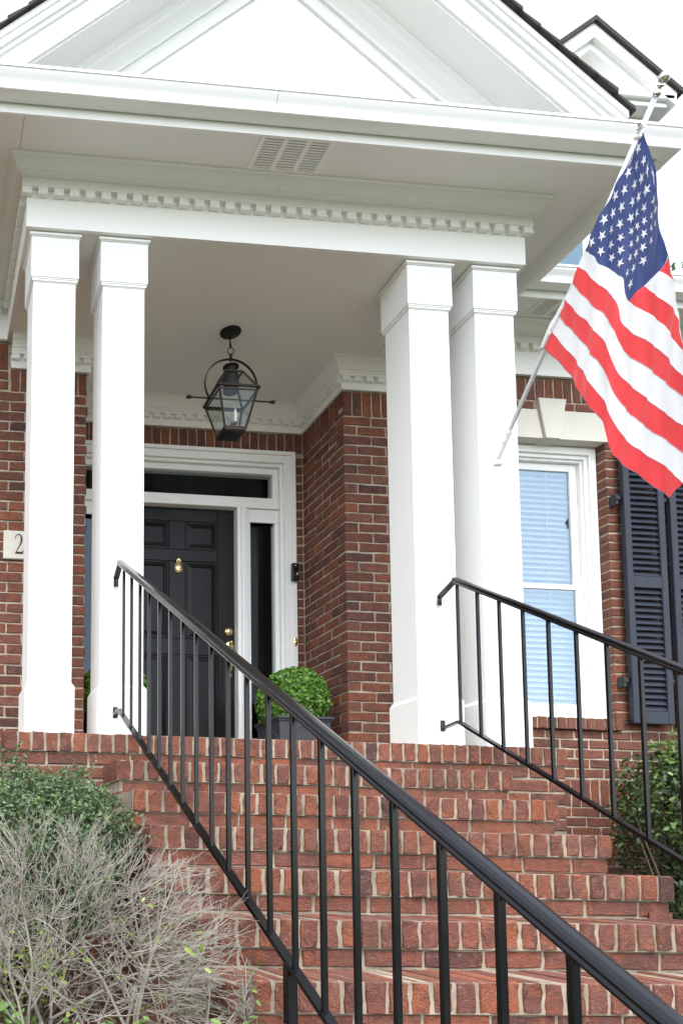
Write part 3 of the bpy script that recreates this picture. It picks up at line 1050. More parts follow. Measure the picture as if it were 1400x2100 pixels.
f.build('dormer_window_frame', M['white'], dm)
f = MB(); f.box(4.374, 4.966, dy - 0.004, dy + 0.0035, 4.044, 4.896)
mb_, nt_, b_ = new_mat('dormer_glass')  # the sky reflected in the pane is put into its blue base colour
b_.inputs['Base Color'].default_value = (0.05, 0.12, 0.17, 1); b_.inputs['Roughness'].default_value = 0.06; b_.inputs['Specular IOR Level'].default_value = 1.0
nt_.links.new(mix_rgb(nt_, noise(nt_, 3, 2, 0.5, obj_coords(nt_)), (0.04, 0.10, 0.15), (0.07, 0.16, 0.21)), b_.inputs['Base Color'])
f.build('dormer_pane', mb_, dm)

# ------------------------------------------------------------------ the portico
por = empty('portico', (XM, YB, 0), 'white gabled portico with dentil beam on four square columns over the front door', 'portico')
pe = entab(por, [1, 2, 3], True)
bm = MB()
bm.box(X0 + 0.002, X1 - 0.002, YB + 0.1, YB + 0.31, ZC + 0.031, 3.0)     # back of the front beam
bm.box(X0 + 0.1, X0 + 0.16, YB + 0.311, YW, ZC + 0.031, 3.0)
bm.box(X1 - 0.16, X1 - 0.1, YB + 0.311, YW, ZC + 0.031, 3.0)
bm.build('beam_core', M['ceiling'], por)
ce = MB(); ce.box(X0 + 0.018, X1 - 0.018, YB + 0.018, YD + 0.1, ZC + 0.0015, ZC + 0.03)
ce.build('ceiling', M['ceiling'], por)
dentils(pe['dentil_band'], (X0 - 0.002, YB), (X1 + 0.002, YB), 2.957, 0.0872, 0, DENT, 0)
dentils(pe['dentil_band'], (X0, YW - 0.12), (X0, YB + 0.085), 2.957, 0.0872, -PI / 2, DENT, 0)
dentils(pe['dentil_band'], (X1, YB + 0.085), (X1, YW - 0.12), 2.957, 0.0872, PI / 2, DENT, 0)
soffit_vent(por, 1.300, 1.668, -0.046, 0.140, 3.133)
sj = MB()
sj.box(0.055, 0.0565, -0.12, 0.155, 3.1315, 3.1329)
sj.build('soffit_joint', M['stem'], por)
cj = MB(); cj.box(2.570, 2.5712, 0.57, 1.12, ZC + 0.0006, ZC + 0.0014); cj.build('ceiling_joint', M['stem'], por)
gj = MB(); gj.sweep([(0.4790, 3.0995), (0.4685, 3.1045), (0.4712, 3.116), (0.4797, 3.134), (0.4912, 3.150), (0.4987, 3.162), (0.5007, 3.174)], [(1.283, YB), (1.2848, YB)]); gj.build('gutter_seam', M['stem'], por)

# trim under the ceiling against the brick
IPATH = [(X0 + 0.03, YW), (XL, YW), (XL, YD), (XR, YD), (XR, YW), (X1 - 0.01, YW)]
tr = MB(); tr.sweep([(0.0, 2.608), (0.016, 2.608), (0.016, 2.70)], IPATH)
trim = tr.build('wall_frieze', M['white'], por)
tr = MB(); tr.sweep([(0.014, 2.692), (0.042, 2.692), (0.042, 2.706), (0.048, 2.710), (0.050, 2.722), (0.056, 2.724), (0.066, 2.738), (0.082, 2.756), (0.100, 2.768), (0.104, 2.778), (0.116, 2.780), (0.116, ZC + 0.004)], IPATH)
tr.build('wall_crown_moulding', M['white'], por)
dentils(trim, (X0 + 0.06, YW - 0.014), (XL - 0.01, YW - 0.014), 2.658, 0.082, 0, DENT_S, 0)
dentils(trim, (XL + 0.06, YD - 0.014), (XR - 0.06, YD - 0.014), 2.658, 0.082, 0, DENT_S, 0)
dentils(trim, (XR + 0.01, YW - 0.014), (X1 - 0.04, YW - 0.014), 2.658, 0.082, 0, DENT_S, 0)
dentils(trim, (XR - 0.014, YW + 0.02), (XR - 0.014, YD - 0.06), 2.658, 0.082, -PI / 2, DENT_S, 0)
dentils(trim, (XL + 0.014, YW + 0.02), (XL + 0.014, YD - 0.06), 2.658, 0.082, PI / 2, DENT_S, 0)

# columns
CW, YC = 0.2624, 0.293
for cx_ in (0.1438, 0.5257, 2.2688, 2.6556):
    c = empty('column'); c.parent = por
    c.location = Vector((cx_ + CW / 2, YC + CW / 2, 0)) - por.location
    ins = 0.0154
    s = MB(); s.box(cx_ + ins, cx_ + CW - ins, YC + ins, YC + CW - ins, 0.30, 2.54, 0, 0.002); s.build('shaft', M['white'], c)
    k = MB()
    k.box(cx_, cx_ + CW, YC, YC + CW, 2.5365, 2.766, 0, 0.002)
    for (e, za, zb) in ((0.006, 2.766, 2.771), (0.012, 2.771, 2.785), (0.008, 2.785, ZC - 0.0005)):
        k.box(cx_ - e, cx_ + CW + e, YC - e, YC + CW + e, za, zb, 0, 0.0022)
    for (e, za, zb) in ((0.0035, 2.513, 2.518), (0.0085, 2.518, 2.529), (0.0115, 2.529, 2.5363)):
        k.box(cx_ + ins - e, cx_ + CW - ins + e, YC + ins - e, YC + CW - ins + e, za, zb, 0, 0.0015)
    k.build('capital', M['white'], c)
    b = MB()
    a0_, a1_ = cx_ + 0.0015, cx_ + CW - 0.0015
    y0_, y1_ = YC + 0.0015, YC + CW - 0.0015
    d = 0.0145
    v = [(a0_, y0_, 0.022), (a1_, y0_, 0.022), (a1_, y1_, 0.022), (a0_, y1_, 0.022), (a0_, y0_, 0.287), (a1_, y0_, 0.287), (a1_, y1_, 0.287), (a0_, y1_, 0.287),
         (a0_ + d, y0_ + d, 0.309), (a1_ - d, y0_ + d, 0.309), (a1_ - d, y1_ - d, 0.309), (a0_ + d, y1_ - d, 0.309)]
    b.add(v, [(0, 1, 5, 4), (1, 2, 6, 5), (2, 3, 7, 6), (3, 0, 4, 7), (4, 5, 9, 8), (5, 6, 10, 9), (6, 7, 11, 10), (7, 4, 8, 11), (8, 9, 10, 11), (3, 2, 1, 0)])
    b.box(a0_ - 0.010, a1_ + 0.010, y0_ - 0.010, y1_ + 0.010, 0.0, 0.0235, 0, 0.004)
    b.build('plinth', M['white'], c)

# pediment
S = 0.81
zcut = 3.155
f = MB(); f.prism([(XM - 1.50, 3.14), (XM + 1.50, 3.14), (XM, 3.14 + 1.50 * S + 0.04)], YB + 0.0, YB + 0.03); f.build('tympanum', M['white'], por)
f = MB()
rake(f, XM, S, 4.372, 4.392, YB - 0.016, YB - 0.0005, zcut)
rake(f, XM, S, 4.390, 4.470, YB - 0.010, YB - 0.0005, zcut)
rake(f, XM, S, 4.468, 4.482, YB - 0.026, YB - 0.0005, zcut)
for sg in (-1, 1):     # the cove that leans out to the rake soffit
    prof = [(4.480, YB - 0.018), (4.500, YB - 0.026), (4.530, YB - 0.046), (4.556, YB - 0.072), (4.568, YB - 0.078), (4.572, YB - 0.096), (4.604, YB - 0.100)]
    v = []
    for a_, y_ in prof:
        v += [(XM, y_, a_), (XM + sg * (a_ - zcut) / S, y_, zcut)]
    f.add(v, [(2 * j, 2 * j + 1, 2 * j + 3, 2 * j + 2) for j in range(len(prof) - 1)])
f.build('rake_moulding', M['white'], por)
f = MB(); rake(f, XM, S, 4.598, 4.640, -0.02, YB - 0.08, zcut); f.build('rake_soffit', M['soffit'], por)
f = MB()
rake(f, XM, S, 4.612, 4.750, -0.035, -0.019, zcut)
rake(f, XM, S, 4.742, 4.775, -0.050, -0.019, zcut, 1.745)
rake(f, XM, S, 4.768, 4.815, -0.066, -0.019, zcut, 1.75)
rake(f, XM, S, 4.808, 4.846, -0.076, -0.019, zcut, 1.755)
f.build('rake_fascia', M['white'], por)
deck = MB(); rake(deck, XM, S, 4.79, 4.842, -0.018, 3.2, 3.16, 1.74)
rfp = deck.build('portico_roof', M['shingle'], por)
fl_ = MB(); fl_.add([(X0 - 0.36, -0.135, 3.185), (X1 + 0.36, -0.135, 3.185), (X1 + 0.36, YB + 0.02, 3.155), (X0 - 0.36, YB + 0.02, 3.155), (X0 - 0.36, -0.135, 3.150), (X1 + 0.36, -0.135, 3.150), (X1 + 0.36, YB + 0.02, 3.142), (X0 - 0.36, YB + 0.02, 3.142)],
        [(0, 1, 2, 3), (7, 6, 5, 4), (0, 4, 5, 1), (1, 5, 6, 2), (2, 6, 7, 3), (3, 7, 4, 0)])
fl_.build('bounce_block_flashing', M['flashing'], por)  # unseen flashing, added to keep bounce light off the rake soffit
# shingle courses, each lapping over the one below
ncr = 17
for sg in (-1, 1):
    for i in range(ncr):
        d0, d1 = 1.76 * i / ncr, 1.76 * (i + 1) / ncr + 0.02
        z0, z1 = 4.852 - S * d0, 4.852 - S * d1
        t0, t1 = 0.008, 0.020 + random.uniform(0, 0.006)
        fy = -0.092 - random.uniform(0, 0.014)
        poly = [(XM + sg * d0, z0), (XM + sg * d1, z1), (XM + sg * d1, z1 + t1), (XM + sg * d0, z0 + t0)]
        if sg < 0: poly = poly[::-1]
        mbs = MB(); mbs.prism(poly, fy, 3.2)
        mbs.build('shingle_course', M['shingle'], rfp)

# ------------------------------------------------------------------ brick porch and steps
steps = empty('brick_steps', (1.43, -1.0, GZ), 'flight of red brick steps rising to the brick porch', 'steps')
sb = BrickSet()
NST = 9
fl = MB(); fl.box(PX0 + REC, PX1 - REC, REC, YD + 0.02, -0.0941, -0.004); fl.box(PX0 + 0.012, PX1 - 0.012, 0.012 + REC, YW + 0.2, GZ, -0.0942)
pf = fl.build('porch_platform', M['step_mortar'], steps)
# porch front: rowlock edge then courses
upright(sb, pf, PX0, PX1, -0.0945, 0.0, lambda u, z: (u, 0.0, z, 0.0), 0.0667, 0.19)
lay(sb, pf, PX0 + 0.010, PX1 - 0.010, -0.0935, GZ, 0.0667, lambda u, z: (u, 0.012, z, 0.0), anchor=PX0 + 0.01)
lay(sb, pf, 0.06, YW, -0.0935, GZ, 0.0667, lambda u, z: (PX1 - 0.012, u, z, PI / 2), anchor=0.1)
lay(sb, pf, -YW, -0.1, -0.0935, GZ, 0.0667, lambda u, z: (PX0 + 0.012, -u, z, -PI / 2), anchor=0.1)
for i in range(6):
    y = 0.20 + 0.1 * i
    sb.add(pf, PX0, y + 0.03, -0.046, -PI / 2, 0.19, 0.092)
for i in range(1, NST):
    y0, zt = -i * STEP_R, -i * STEP_H
    c = MB()
    c.box(SX0 + REC, SX1 - REC, y0 + REC, y0 + STEP_R + 0.02, zt - 0.094, zt - 0.004)
    c.box(SX0 + 0.012 + REC, SX1 - 0.012 - REC, y0 + 0.012 + REC, y0 + STEP_R + 0.02, GZ, zt - 0.0941)
    st = c.build('step', M['step_mortar'], steps)
    upright(sb, st, SX0, SX1, zt - 0.0945, zt, lambda u, z, y0=y0: (u, y0, z, 0.0), 0.0667, 0.268)
    # back row of the tread, flat bricks seen from above
    lay(sb, st, SX0 + 0.012, SX1 - 0.012, zt - 0.0935, zt - STEP_H - 0.01, STEP_H - 0.0935, lambda u, z, y0=y0: (u, y0 + 0.012, z, 0.0), anchor=SX0 + 0.03 * i)
# ends of the flight, coursed like a wall under the step profile
for (xs, rz, sg) in ((SX0 + 0.012, -PI / 2, -1), (SX1 - 0.012, PI / 2, 1)):
    z, row = -0.0935, 0
    while z > GZ:
        zc = z - 0.0333
        i = min(NST - 1, int(math.floor((-zc) / STEP_H)))
        if i >= 1:
            yf = -i * STEP_R + (0.262 if zc > -i * STEP_H - 0.0945 - 0.02 else 0.108)
            if yf < 0.0:
                lay(sb, pf, *((-0.012, -yf) if sg < 0 else (yf, 0.012)), z, z - 0.0667, 0.0667, (lambda u, zz, xs=xs, rz=rz, sg=sg: (xs, sg * u, zz, rz)), anchor=0.05 + 0.1 * (row % 2))
        z -= 0.0667
        row += 1
sb.finish(300)


# ------------------------------------------------------------------ handrails
def rail_beam(mb, a, b, w, h, prof=None):
    """Moulded cap rail between two points in a plane of constant x."""
    a, b = np.array(a, float), np.array(b, float)
    d = (b - a) / np.linalg.norm(b - a)
    n = np.array([0, -d[2], d[1]])
    if n[2] < 0: n = -n
    x = np.array([1.0, 0, 0])
    prof = prof or [(-w / 2, -h / 2), (w / 2, -h / 2), (w / 2, h / 2), (-w / 2, h / 2)]
    m = len(prof)
    v = [a + x * p + n * q for p, q in prof] + [b + x * p + n * q for p, q in prof]
    f = [(i, (i + 1) % m, m + (i + 1) % m, m + i) for i in range(m)] + [tuple(range(m - 1, -1, -1)), tuple(range(m, 2 * m))]
    mb.add([tuple(q) for q in v], f)


CAP = [(-0.010, -0.012), (0.010, -0.012), (0.012, -0.006), (0.019, -0.004), (0.021, 0.000), (0.017, 0.004), (0.017, 0.006), (0.0195, 0.008), (0.0205, 0.011), (0.016, 0.0155), (0.006, 0.018), (-0.006, 0.018), (-0.016, 0.0155), (-0.0205, 0.011), (-0.0195, 0.008), (-0.017, 0.006), (-0.017, 0.004), (-0.021, 0.000), (-0.019, -0.004), (-0.012, -0.006)]


def handrail(x, wall, knee_t, end_t, knee_b, end_b, ys, posts, label):
    e = empty('handrail', (x, wall, 0), label, 'handrail', 'black iron handrails on the steps')
    ztop = lambda y: knee_t[1] + (end_t[1] - knee_t[1]) * (y - knee_t[0]) / (end_t[0] - knee_t[0])
    zbot = lambda y: knee_b[1] + (end_b[1] - knee_b[1]) * (y - knee_b[0]) / (end_b[0] - knee_b[0])
    m = MB(); rail_beam(m, (x, knee_t[0], knee_t[1]), (x, end_t[0], end_t[1]), 0, 0, CAP)
    m.build('top_rail', M['iron'], e)
    m = MB(); rail_beam(m, (x, knee_b[0], knee_b[1]), (x, end_b[0], end_b[1]), 0.026, 0.013)
    m.build('bottom_rail', M['iron'], e)
    # short returns to the column with their fixing plates
    m = MB()
    rail_beam(m, (x, knee_t[0] + 0.004, knee_t[1] - 0.003), (x, wall - 0.004, knee_t[1] - 0.048), 0.030, 0.013)
    m.box(x - 0.013, x + 0.013, wall - 0.006, wall + 0.0005, knee_t[1] - 0.095, knee_t[1] - 0.040, 0, 0.002)
    m.lathe([(0.006, 0), (0.005, 0.004), (0.001, 0.005)], (x, wall - 0.006, knee_t[1] - 0.08), 8, axis='y')
    m.build('wall_bracket', M['iron'], e)
    m = MB()
    rail_beam(m, (x, knee_b[0] + 0.004, knee_b[1] - 0.002), (x, wall - 0.004, knee_b[1] - 0.016), 0.024, 0.012)
    m.box(x - 0.013, x + 0.013, wall - 0.006, wall + 0.0005, knee_b[1] - 0.03, knee_b[1] + 0.028, 0, 0.002)
    m.build('wall_bracket', M['iron'], e)
    t = 0.0068
    for y in ys:
        m = MB(); m.box(x - t, x + t, y - t, y + t, zbot(y) - 0.002, ztop(y) - 0.004, 0, 0.0012)
        m.build('baluster', M['iron'], e)
    for (y, zb, zt_) in posts:
        m = MB(); m.box(x - 0.0145, x + 0.0145, y - 0.0145, y + 0.0145, zb, zt_, 0, 0.002); m.box(x - 0.04, x + 0.04, y - 0.04, y + 0.04, zb, zb + 0.008, 0, 0.002)
        m.build('post', M['iron'], e)
    return e


handrail(0.620, 0.293, (0.205, 0.925), (-3.02, -0.985), (0.215, 0.160), (-3.02, -1.637), [0.127 - 0.1515 * i for i in range(20)], [(-1.66, GZ + 0.02, -0.882), (-2.98, GZ + 0.03, -0.97)], 'black iron handrail crossing the foreground, fixed to the second column')
handrail(2.405, 0.293, (0.165, 0.902), (-2.30, -0.655), (0.165, 0.148), (-2.30, -1.34), [0.147 - 0.1490 * i for i in range(16)], [(-2.26, GZ + 0.03, -0.65)], 'black iron handrail at the right side of the steps, in front of the window')

# ------------------------------------------------------------------ hanging lantern
lan = empty('hanging_lantern', (1.525, 0.98, ZC), 'copper and glass lantern hanging from the portico ceiling', 'lantern')
lx, ly = 1.5265, 0.985
m = MB(); m.lathe([(0.066, ZC + 0.002), (0.066, ZC - 0.006), (0.058, ZC - 0.012), (0.020, ZC - 0.018), (0.012, ZC - 0.030), (0.003, ZC - 0.032)], (lx, ly, 0), 32); m.build('canopy', M['lantern_dark'], lan, False)
m = MB()
m.tube([(lx + 0.004, ly, ZC - 0.02), (lx - 0.003, ly, ZC - 0.06), (lx + 0.003, ly, ZC - 0.105)], 0.0045, 6)
m.tube([(lx - 0.004, ly, ZC - 0.02), (lx - 0.004, ly + 0.003, ZC - 0.10)], 0.0035, 6)
m.build('chain', M['lantern_dark'], lan)
m = MB(); m.tube([(lx + 0.022 * math.cos(a), ly, 2.662 + 0.022 * math.sin(a)) for a in np.linspace(0, 2 * PI, 25)], 0.003, 6, caps=False); m.build('ring', M['lantern_dark'], lan, True)
m = MB()
R_ = 0.170
cz_ = 2.605 - R_
hp = [(lx + R_ * math.cos(a), ly, cz_ + R_ * math.sin(a)) for a in np.linspace(PI + 0.55, -0.55, 41)]
m.tube(hp, 0.011, 4, phase=PI / 4, flat=(0.35, 1.0))
m.lathe([(0.008, 2.642), (0.010, 2.630), (0.007, 2.620), (0.012, 2.610), (0.012, 2.600)], (lx, ly, 0), 10)
m.build('hoop', M['lantern_dark'], lan)
m = MB(); m.tube([(lx - 0.255, ly, 2.337), (lx + 0.255, ly, 2.337)], 0.0052, 8)
for sg in (-1, 1):
    m.lathe([(0.005, 0.0), (0.009, 0.004), (0.006, 0.010), (0.012, 0.020), (0.013, 0.028), (0.008, 0.038), (0.001, 0.042)] if sg > 0 else [(0.001, -0.042), (0.008, -0.038), (0.013, -0.028), (0.012, -0.020), (0.006, -0.010), (0.009, -0.004), (0.005, 0.0)], (lx + sg * 0.25, ly, 2.337), 10, axis='x')
m.build('crossbar', M['lantern_dark'], lan)
zt, zb, wt_, wb_ = 2.350, 2.108, 0.1235, 0.065
corner = lambda sx, sy, t: np.array([lx + sx * (wb_ + (wt_ - wb_) * t), ly + sy * (wb_ + (wt_ - wb_) * t), zb + (zt - zb) * t])
m = MB()
for sx in (-1, 1):
    for sy in (-1, 1):
        m.tube([corner(sx, sy, 0), corner(sx, sy, 1)], 0.0075, 4, phase=PI / 4)
for t, r in ((0.0, 0.008), (0.05, 0.005), (0.94, 0.006)):
    for a, b in (((-1, -1), (1, -1)), ((1, -1), (1, 1)), ((1, 1), (-1, 1)), ((-1, 1), (-1, -1))):
        m.tube([corner(*a, t), corner(*b, t)], r, 4, phase=PI / 4)
m.build('cage', M['copper'], lan)
m = MB(); ww = wt_ + 0.008
for (xa, xb, ya, yb_) in ((-ww, ww, -ww - 0.006, -ww + 0.006), (-ww, ww, ww - 0.006, ww + 0.006), (-ww - 0.006, -ww + 0.006, -ww, ww), (ww - 0.006, ww + 0.006, -ww, ww)):
    m.box(lx + xa, lx + xb, ly + ya, ly + yb_, zt - 0.004, zt + 0.010, 0, 0.001)
m.build('rim', M['lantern_dark'], lan)
m = MB()
zr_, wr_ = 2.488, 0.055
rc = lambda sx, sy, t: np.array([lx + sx * (wt_ + (wr_ - wt_) * t), ly + sy * (wt_ + (wr_ - wt_) * t), zt + 0.006 + (zr_ - zt) * t])
for sx in (-1, 1):
    for sy in (-1, 1):
        m.tube([rc(sx, sy, 0), rc(sx, sy, 1)], 0.0075, 4, phase=PI / 4)
for a, b in (((-1, -1), (1, -1)), ((1, -1), (1, 1)), ((1, 1), (-1, 1)), ((-1, 1), (-1, -1))):
    m.tube([rc(*a, 1), rc(*b, 1)], 0.007, 4, phase=PI / 4)
m.build('roof_frame', M['copper'], lan)
m = MB()
m.lathe([(0.052, zr_ - 0.002), (0.050, zr_ + 0.006), (0.034, zr_ + 0.010), (0.034, zr_ + 0.050), (0.037, zr_ + 0.056), (0.050, zr_ + 0.062), (0.050, zr_ + 0.067), (0.020, zr_ + 0.074), (0.004, zr_ + 0.080)], (lx, ly, 0), 24)
m.tube([(lx, ly, zr_ + 0.07), (lx, ly, 2.605)], 0.003, 6)
m.lathe([(0.050, zr_ - 0.1), (0.050, zr_ - 0.003)], (lx, ly, 0), 20)
m.build('chimney', M['lantern_dark'], lan)
pts4 = ((-1, -1), (1, -1), (1, 1), (-1, 1))
for i in range(4):
    a, b = pts4[i], pts4[(i + 1) % 4]
    m = MB(); m.add([corner(*a, 0.03), corner(*b, 0.03), corner(*b, 0.97), corner(*a, 0.97)], [(0, 1, 2, 3)]); m.build('pane', M['glass_lamp'], lan)
    m = MB(); m.add([rc(*a, 0.02), rc(*b, 0.02), rc(*b, 0.98), rc(*a, 0.98)], [(0, 1, 2, 3)]); m.build('pane', M['glass_lamp'], lan)
m = MB(); m.box(lx - wb_, lx + wb_, ly - wb_, ly + wb_, zb - 0.012, zb - 0.004, 0, 0.001); m.build('base_plate', M['lantern_dark'], lan)
for k, (dx_, dy_) in enumerate(((0.024, -0.01), (-0.022, 0.02), (-0.005, -0.028))):
    m = MB(); m.lathe([(0.0075, zb), (0.0075, zb + 0.062 - 0.02 * (k > 0)), (0.013, zb + 0.066 - 0.02 * (k > 0)), (0.009, zb + 0.074 - 0.02 * (k > 0))], (lx + dx_, ly + dy_, 0), 10)
    m.build('candle_holder', M['copper'], lan)
    m = MB(); z5 = zb + 0.07 - 0.02 * (k > 0)
    m.lathe([(0.008, z5), (0.010, z5 + 0.025), (0.013, z5 + 0.045), (0.010, z5 + 0.068), (0.004, z5 + 0.090), (0.001, z5 + 0.1)], (lx + dx_, ly + dy_, 0), 10)
    m.build('bulb', M['glass_lamp'] if k else M['candle'], lan, True)

# ------------------------------------------------------------------ house number, bells
pl = empty('house_number_plaque', (0.19, YW, 1.32), 'cream stone plaque with a black numeral 2 on the brick left of the columns', 'sign')
m = MB(); m.box(0.112, 0.300, YW - 0.016, YW + 0.01, 1.318, 1.506, 0, 0.004); m.build('plaque', M['stone'], pl)


def add_text(txt, size, loc, mat, parent, name, sx=1.0):
    cu = bpy.data.curves.new(name, 'FONT')
    cu.body = txt; cu.size = size; cu.extrude = 0.0012
    to = bpy.data.objects.new(name, cu)
    COL.objects.link(to)
    dg = bpy.context.evaluated_depsgraph_get()
    me = bpy.data.meshes.new_from_object(to.evaluated_get(dg))
    bpy.data.objects.remove(to)
    me.materials.clear(); me.materials.append(mat)
    me.transform(Matrix.Translation(Vector(loc)) @ Matrix.Rotation(PI / 2, 4, 'X') @ Matrix.Diagonal((sx, 1, 1, 1)))
    return link(name, me, parent)


def numeral_two(x, z, w, h, y, parent):
    """Old-style numeral 2 with thick and thin strokes."""
    cl = [(0.06, 0.74, 0.05), (0.10, 0.86, 0.08), (0.24, 0.965, 0.085), (0.44, 1.0, 0.10), (0.64, 0.95, 0.15), (0.74, 0.82, 0.19), (0.735, 0.68, 0.19), (0.64, 0.52, 0.15), (0.48, 0.36, 0.11), (0.30, 0.20, 0.085), (0.14, 0.055, 0.08)]
    v, f = [], []
    P = [np.array(c[:2]) * (w, h) for c in cl]
    for i, c in enumerate(cl):
        d = P[min(i + 1, len(P) - 1)] - P[max(i - 1, 0)]
        d /= np.linalg.norm(d); nn = np.array([-d[1], d[0]])
        for s_ in (1, -1):
            q = P[i] + nn * s_ * c[2] * w * 0.5
            v += [(x + q[0], y, z + q[1]), (x + q[0], y + 0.002, z + q[1])]
    for i in range(len(cl) - 1):
        a, b = 4 * i, 4 * i + 4
        f += [(a, a + 2, b + 2, b), (a + 1, b + 1, b + 3, a + 3), (a, b, b + 1, a + 1), (a + 2, a + 3, b + 3, b + 2)]
    mb = MB(); mb.add(v, f)
    mb.prism([(x + 0.08 * w, z + 0.0), (x + 0.86 * w, z + 0.0), (x + 0.97 * w, z + 0.22 * h), (x + 0.93 * w, z + 0.22 * h), (x + 0.80 * w, z + 0.105 * h), (x + 0.13 * w, z + 0.105 * h)], y - 0.0002, y + 0.0018)
    return mb.build('numeral', M['black_ink'], parent)


numeral_two(0.182, 1.352, 0.062, 0.130, YW - 0.0178, pl)
bell = empty('video_doorbell', (2.313, YD, 1.46), 'black video doorbell on the white door casing', 'doorbell')
m = MB(); m.box(2.288, 2.338, YD - 0.058, YD - 0.0305, 1.462, 1.596, 0, 0.005); m.build('body', M['plastic_black'], bell)
m = MB(); m.box(2.293, 2.333, YD - 0.0602, YD - 0.0575, 1.552, 1.591, 0, 0.003); m.build('camera_window', M['plastic_black'], bell)
m = MB(); m.lathe([(0.006, 0), (0.006, 0.003), (0.002, 0.004)], (2.313, YD - 0.0595, 1.575), 14, axis='y'); m.build('camera_lens', M['steel'], bell)
m = MB(); m.tube([(2.313 + 0.0125 * math.cos(a), YD - 0.0585, 1.512 + 0.0125 * math.sin(a)) for a in np.linspace(0, 2 * PI, 22)], 0.0016, 5, caps=False); m.build('button_ring', M['steel'], bell)
m = MB(); m.box(2.308, 2.318, YD - 0.0586, YD - 0.0575, 1.474, 1.478); m.build('mark', M['steel'], bell)
bb = empty('bell_button', (2.318, YD, 1.01), 'oval brass bell push on the white casing below the black doorbell', 'doorbell')
m = MB(); m.lathe([(0.014, 0), (0.014, 0.003), (0.010, 0.006), (0.001, 0.007)], (2.318, YD - 0.0305, 1.011), 18, axis='y', sy=2.4); m.build('plate', M['brass'], bb)
m = MB(); m.lathe([(0.007, 0.006), (0.007, 0.010), (0.001, 0.012)], (2.318, YD - 0.0305, 1.011), 12, axis='y'); m.build('push', M['brass'], bb)

# ------------------------------------------------------------------ foliage
def leaf_mesh(name, P, N, size, mat, parent, aspect=0.55, cup=0.25, jitter=0.5, up=None):
    """One folded six-sided leaf at each point. P, N are (n, 3) arrays."""
    n = len(P)
    N = N + rng.normal(0, jitter, N.shape)
    N /= np.linalg.norm(N, axis=1, keepdims=True) + 1e-9
    t = rng.normal(0, 1, N.shape)
    if up is not None: t = t * 0.6 + np.asarray(up)
    t -= N * (t * N).sum(1, keepdims=True)
    t /= np.linalg.norm(t, axis=1, keepdims=True) + 1e-9
    b = np.cross(N, t)
    s = (size * rng.uniform(0.65, 1.3, n))[:, None]
    prof = [(0, 0, 0), (0.33, aspect * 0.48, cup), (0.75, aspect * 0.40, cup), (1.0, 0, 0.05), (0.75, -aspect * 0.40, cup), (0.33, -aspect * 0.48, cup), (0.5, 0, 0)]
    V = np.stack([P + s * (a * t + w * b + c * w_ * N) for (a, w, c, w_) in [(a, w, c, abs(w)) for a, w, c in prof]], 1).reshape(-1, 3)
    base = (np.arange(n) * 7)[:, None]
    F = np.concatenate([base + np.array([0, 1, 6]), base + np.array([1, 2, 6]), base + np.array([2, 3, 6]), base + np.array([3, 4, 6]), base + np.array([4, 5, 6]), base + np.array([5, 0, 6])])
    me = bpy.data.meshes.new(name)
    me.vertices.add(len(V)); me.vertices.foreach_set('co', V.ravel())
    me.loops.add(F.size); me.loops.foreach_set('vertex_index', F.ravel().astype(np.int32))
    me.polygons.add(len(F)); me.polygons.foreach_set('loop_start', np.arange(0, F.size, 3, dtype=np.int32))
    me.polygons.foreach_set('loop_total', np.full(len(F), 3, np.int32))
    me.polygons.foreach_set('use_smooth', np.ones(len(F), bool))
    me.materials.append(mat)
    me.update(calc_edges=True)
    o = link(name, me, parent)
    o['kind'] = 'stuff'
    return o


def lumpy(u, seed, amp):
    r = np.random.default_rng(seed)
    out = np.zeros(len(u))
    for k in range(7):
        d = r.normal(0, 1, 3)
        out += np.sin(u @ d * r.uniform(2, 5) + r.uniform(0, 6)) * amp / 3
    return 1 + out


def shell(n, centre, radii, seed, amp=0.12, thick=0.22, lower=-1.0):
    u = rng.normal(0, 1, (int(n * 1.6), 3)); u /= np.linalg.norm(u, axis=1, keepdims=True)
    u = u[u[:, 2] > lower][:n]
    k = lumpy(u, seed, amp) * (1 - thick * rng.random(len(u)) ** 1.6)
    return np.asarray(centre) + u * k[:, None] * np.asarray(radii), u / np.asarray(radii) * np.mean(radii)


def stems(parent, base, targets, mat, r0=0.012, name='stems'):
    mb = MB()
    for t in targets:
        b = np.asarray(base) + rng.normal(0, 0.03, 3) * (1, 1, 0)
        mid = (b + t) / 2 + rng.normal(0, 0.04, 3)
        mb.tube([b, b * 0.6 + mid * 0.4, mid, mid * 0.4 + t * 0.6, t], [r0, r0 * 0.85, r0 * 0.65, r0 * 0.45, r0 * 0.2], 5)
    return mb.build(name, mat, parent, True)


